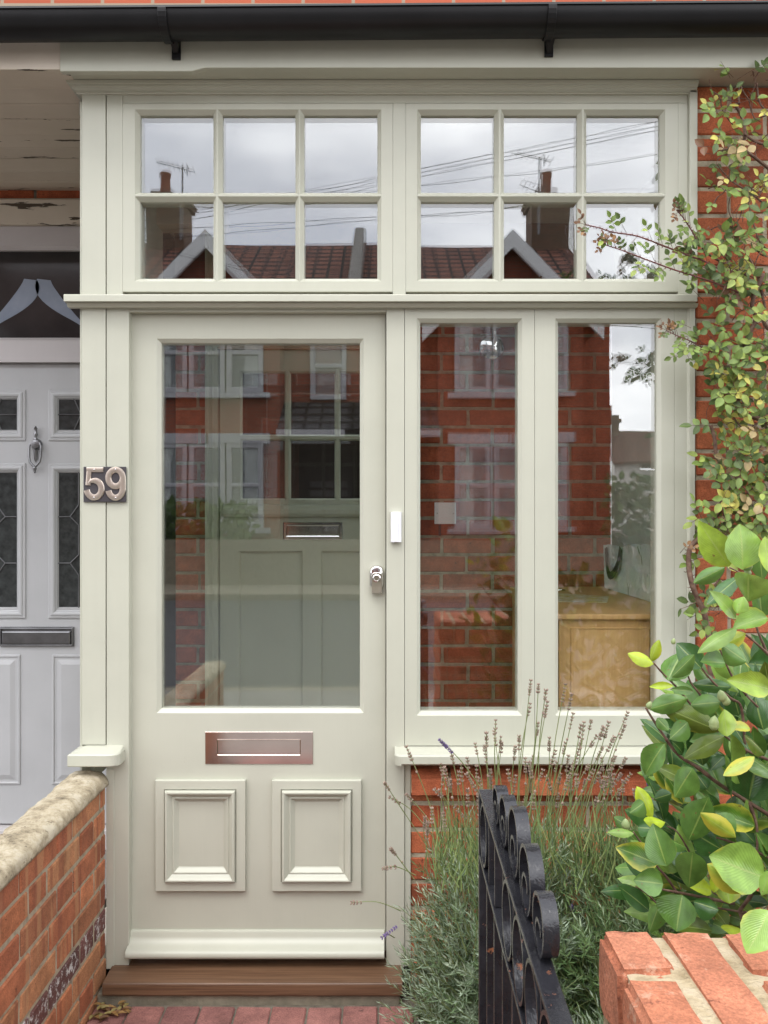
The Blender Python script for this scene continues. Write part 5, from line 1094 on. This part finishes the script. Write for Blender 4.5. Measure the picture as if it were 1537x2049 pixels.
# ================================================================== ACROSS THE STREET (seen reflected in the glass)
YH=-16.0
def refl(px,py,dist): k=(DC+dist)/F; return ((px-CX)*k, EYE-(py-CY)*k)
def hpart(parent,name,mat,boxes,**kw):
    mb=MB()
    for b_ in boxes: mb.box(*b_)
    return mb.build(name,M[mat],parent,**kw)
def far_house(x0,x1,gx,chx,label,grp,porch_side,left_ch=True,hipend=False):
    h=thing('terraced_house',((x0+x1)/2,YH,0),label,'house',grp)
    ez=6.05; rz=8.75; yr=YH-4.2; yb=YH-8.4
    mb=MB(); mb.box(x0,x1,yb,YH,0,ez); 
    # side gables
    for x in (x0,x1-.02): mb.prism([(YH,ez),(yb,ez),(yr,rz-.05)],x,x+.02)
    # bay with gable
    bw=1.55; by=YH+.75
    mb.box(gx-bw,gx+bw,YH,by,0,5.9); gz0=5.75; apex=7.2
    mb.prism([(gx-bw,gz0),(gx+bw,gz0),(gx,apex)],YH-1.5,by,'y'); mb.build('wall',M['far_brick'],h)
    mb=MB(); mb.prism([(YH+.25,ez-.15),(YH+.25,ez-.03),(yr,rz+.05),(yb-.25,ez-.03),(yb-.25,ez-.15),(yr,rz-.08)],x0-.05,x1+.05)
    for s in (-1,1):
        a=(gx+s*(bw+.3),gz0-.32); b=(gx,apex+.12); c=(gx,apex+.02); d=(gx+s*(bw+.3),gz0-.42)
        mb.prism([a,b,c,d],YH-2.8,by+.3,'y')
    rf=mb.build('roof',M['far_tile'],h)
    mb=MB()
    for s in (-1,1):
        a=(gx+s*(bw+.36),gz0-.30); b=(gx,apex+.22); c=(gx,apex-.16); d=(gx+s*(bw+.36),gz0-.66); mb.prism([a,b,c,d],by+.30,by+.38,'y')
    mb.build('bargeboard',M['white'],h)
    # chimney
    mb=MB(); ck=.55
    mb.box(chx-ck,chx+ck,yr-.45,yr+.45,rz-2.2,rz+1.25); mb.box(chx-ck-.08,chx+ck+.08,yr-.53,yr+.53,rz+1.0,rz+1.12)
    mb.box(chx-ck-.12,chx+ck+.12,yr-.57,yr+.57,rz+1.12,rz+1.2); mb.box(chx-ck+.1,chx+.15,yr-.25,yr+.25,rz+1.25,rz+1.5)
    ch=mb.build('chimney',M['far_chimney'],h)
    for dx in (-.1,):
        mb=MB(); mb.lathe((chx+dx,yr,rz+1.45),[(.17,0),(.14,.1),(.13,.5),(.16,.55),(.16,.62),(.0001,.62)],(0,0,1),14); mb.build('chimney_pot',M['far_brick'],ch,smooth=True,angle=40)
    # parapet between houses
    mb=MB(); mb.prism([(YH+.35,ez+.0),(YH+.35,ez+.45),(yr,rz+.5),(yr,rz+.0)],x0-.14,x0+.14); mb.prism([(yb-.3,ez),(yb-.3,ez+.4),(yr,rz+.5),(yr,rz)],x0-.14,x0+.14); mb.build('parapet',M['slab'],h)
    # bay windows
    def win(xa,xb,za,zb,y,sash=1):
        mb=MB(); t=.09
        mb.board(xa,xb,za,zb,[(xa+t,xb-t,(za+zb)/2+.03,zb-t),(xa+t,xb-t,za+t,(za+zb)/2-.03)],-(y+.06),-(y-.05),.02,.02)
        mb.v=[(p[0],-p[1],p[2]) for p in mb.v]
        w=mb.build('window',M['whitefar'],h)
        mb=MB(); mb.box(xa+t,xb-t,y-.01,y+.0,za+t,zb-t); mb.build('pane',M['glass_dark'],w)
        return w
    for (za,zb) in ((4.05,5.75),(1.15,2.95)):
        hpart(h,'bay_recess','dark',[(gx-bw+.35,gx+bw-.35,by,by+.012,za+.05,zb-.05)])
        for k in range(3):
            xa=gx-bw+.33+k*(2*bw-.66)/3; win(xa+.02,xa+(2*bw-.66)/3-.02,za,zb,by+.06)
        hpart(h,'curtain','mauvewhite',[(gx-bw+.45,gx-bw+.75,by+.02,by+.035,za+.1,zb-.1),(gx+bw-.75,gx+bw-.45,by+.02,by+.035,za+.1,zb-.1)])
    hpart(h,'lintel','whitefar',[(gx-bw+.2,gx-.03,by,by+.14,2.95,3.17),(gx+.03,gx+bw-.2,by,by+.14,2.95,3.17)])
    hpart(h,'window_sill','whitefar',[(gx-bw+.2,gx+bw-.2,by,by+.16,1.03,1.14),(gx-bw+.2,gx+bw-.2,by,by+.16,3.93,4.04)])
    # entrance with slate lean-to
    ex=gx+porch_side*2.55; 
    mb=MB(); mb.prism([(YH,3.95),(YH+1.15,3.25),(YH+1.15,3.17),(YH,3.17)],ex-1.0,ex+1.0); mb.build('porch_roof',M['slate'],h)
    hpart(h,'porch_fascia','whitefar',[(ex-1.02,ex+1.02,YH+1.15,YH+1.2,3.08,3.22)])
    hpart(h,'entrance','dark',[(ex-.9,ex+.9,YH,YH+.02,.1,3.15)])
    hpart(h,'door','slate',[(ex-.42,ex+.42,YH+.02,YH+.08,.1,2.2)])
    win(ex-.4,ex+.4,4.0,5.5,YH+.06)
    return h
hg='terraced houses across the street'
ha=far_house(-.63,5.07,2.74,4.55,'gabled brick house reflected in the right hand panes',hg,-1)
hb=far_house(-7.33,-.63,-3.8,-5.95,'gabled brick house reflected in the left hand panes',hg,1)
hc=far_house(-14.0,-7.33,-10.6,-12,'gabled brick house at the left end of the row across the street',hg,1)
# front garden walls and hedge opposite
mb=MB(); mb.box(-14,4.35,-13.4,-13.2,0,.95); o=mb.build('front_wall',M['concrete']); tag(o,'low weathered rendered front garden wall across the street','wall')
def hedge(name,label,x0,x1,y0,y1,z1,n,cat='hedge'):
    mb=MB()
    for i in range(n):
        p_=Vector((rs.uniform(x0,x1),rs.uniform(y0,y1),rs.uniform(.1,z1)))
        f=.06+.08*rs.random(); d=Vector((rs.gauss(0,1),rs.gauss(0,1),rs.gauss(0,1))).normalized(); j=rs.uniform(.6,1.3)
        leaf_geo(mb,p_,d,Vector((rs.gauss(0,1),1,.5)),f*1.6,f,(.08*j,.14*j,.03*j,0),.2,.1,rows=4)
    o=mb.build(name,M['rose'],fix=False); tag(o,label,cat)
hedge('hedge','green garden hedge reflected in the door glass',-5.4,-2.6,-13.9,-13.3,1.65,2200)
hedge('hedge','green garden hedge beyond the end of the brick row across the street',4.4,9,-14.2,-13.3,2.15,3600)
# distant white gabled house in the gap
dh=thing('white_house',(19.5,-62,0),'distant white gabled house with a red roof reflected at the right','house')
mb=MB(); mb.box(17.4,19.4,-66,-60,0,5.2); mb.prism([(-66,5.2),(-60,5.2),(-63,7.6)],17.4,19.4); mb.box(19.4,26,-66,-60.4,0,4.6); mb.build('wall',M['pebble'],dh)
mb=MB(); mb.prism([(-66.4,5.0),(-66.4,5.2),(-63,7.8),(-59.6,5.2),(-59.6,5.0),(-63,7.5)],17.2,26.5); mb.build('roof',M['far_tile'],dh)
mb=MB(); mb.box(17.3,18.4,-63.6,-62.4,6.5,9.0); mb.box(17.15,18.55,-63.75,-62.25,8.4,8.7); ch=mb.build('chimney',M['far_chimney'],dh)
mb=MB(); mb.lathe((17.8,-63,8.9),[(.28,0),(.22,.2),(.22,.8),(.3,.9),(.0001,.9)]); mb.build('chimney_pot',M['far_brick'],ch)
# aerials and wires
def aerial(px,pyt,pyb,dist,label):
    x,zt_=refl(px,pyt,dist); _,zb_=refl(px,pyb,dist); t=thing('tv_aerial',(x,-dist,zb_),label,'aerial','television aerials on the roofs opposite')
    mb=MB(); mb.tube([(x,-dist,zb_),(x,-dist,zt_)],.025,6); mb.build('mast',M['pewter'],t)
    for (dz,l) in ((.05,.95),(.85,.7)):
        mb=MB(); z=zt_-dz; mb.tube([(x-l*.7,-dist,z+.18),(x+l*.3,-dist,z-.06)],.016,5)
        for k in range(8):
            f=k/7; xx=x-l*.7+l*f; zz=z+.18-.24*f; mb.tube([(xx,-dist-.25,zz-.02),(xx+.04,-dist+.25,zz+.02)],.007,4)
        mb.tube([(x+.12,-dist,z-.16),(x+.12,-dist,z+.12)],.012,4); mb.build('antenna',M['pewter'],t)
aerial(1080,312,470,19.5,'tall television aerial with two arrays reflected in the right hand top light')
aerial(361,330,480,19.5,'television aerial beside the chimney reflected in the left hand top light')
wires=[((700,365),(1400,222),9),((700,372),(1400,232),9),((600,400),(1400,240),9),((1000,352),(1400,292),8),((430,470),(1400,380),10),((430,455),(1400,392),10),((250,420),(800,405),11),((1100,640),(1400,665),9)]
for (a,b,dist) in wires:
    xa,za_=refl(*a,dist); xb,zb2=refl(*b,dist); n=24
    ex=3.0
    pts=[]
    for k in range(n+1):
        f=-ex+(1+2*ex)*k/n; pts.append((xa+(xb-xa)*f,-dist,za_+(zb2-za_)*f+.25*((f-.5)**2)/ (ex*ex)*2))
    mb=MB(); mb.tube(pts,.0045,5); o=mb.build('overhead_wire',M['gutter']); tag(o,'thin black overhead wire reflected across the top lights','wire','overhead wires crossing the street')
print('objects',len(bpy.data.objects),'tris',sum(len(o.data.polygons) for o in bpy.data.objects if o.type=='MESH'))
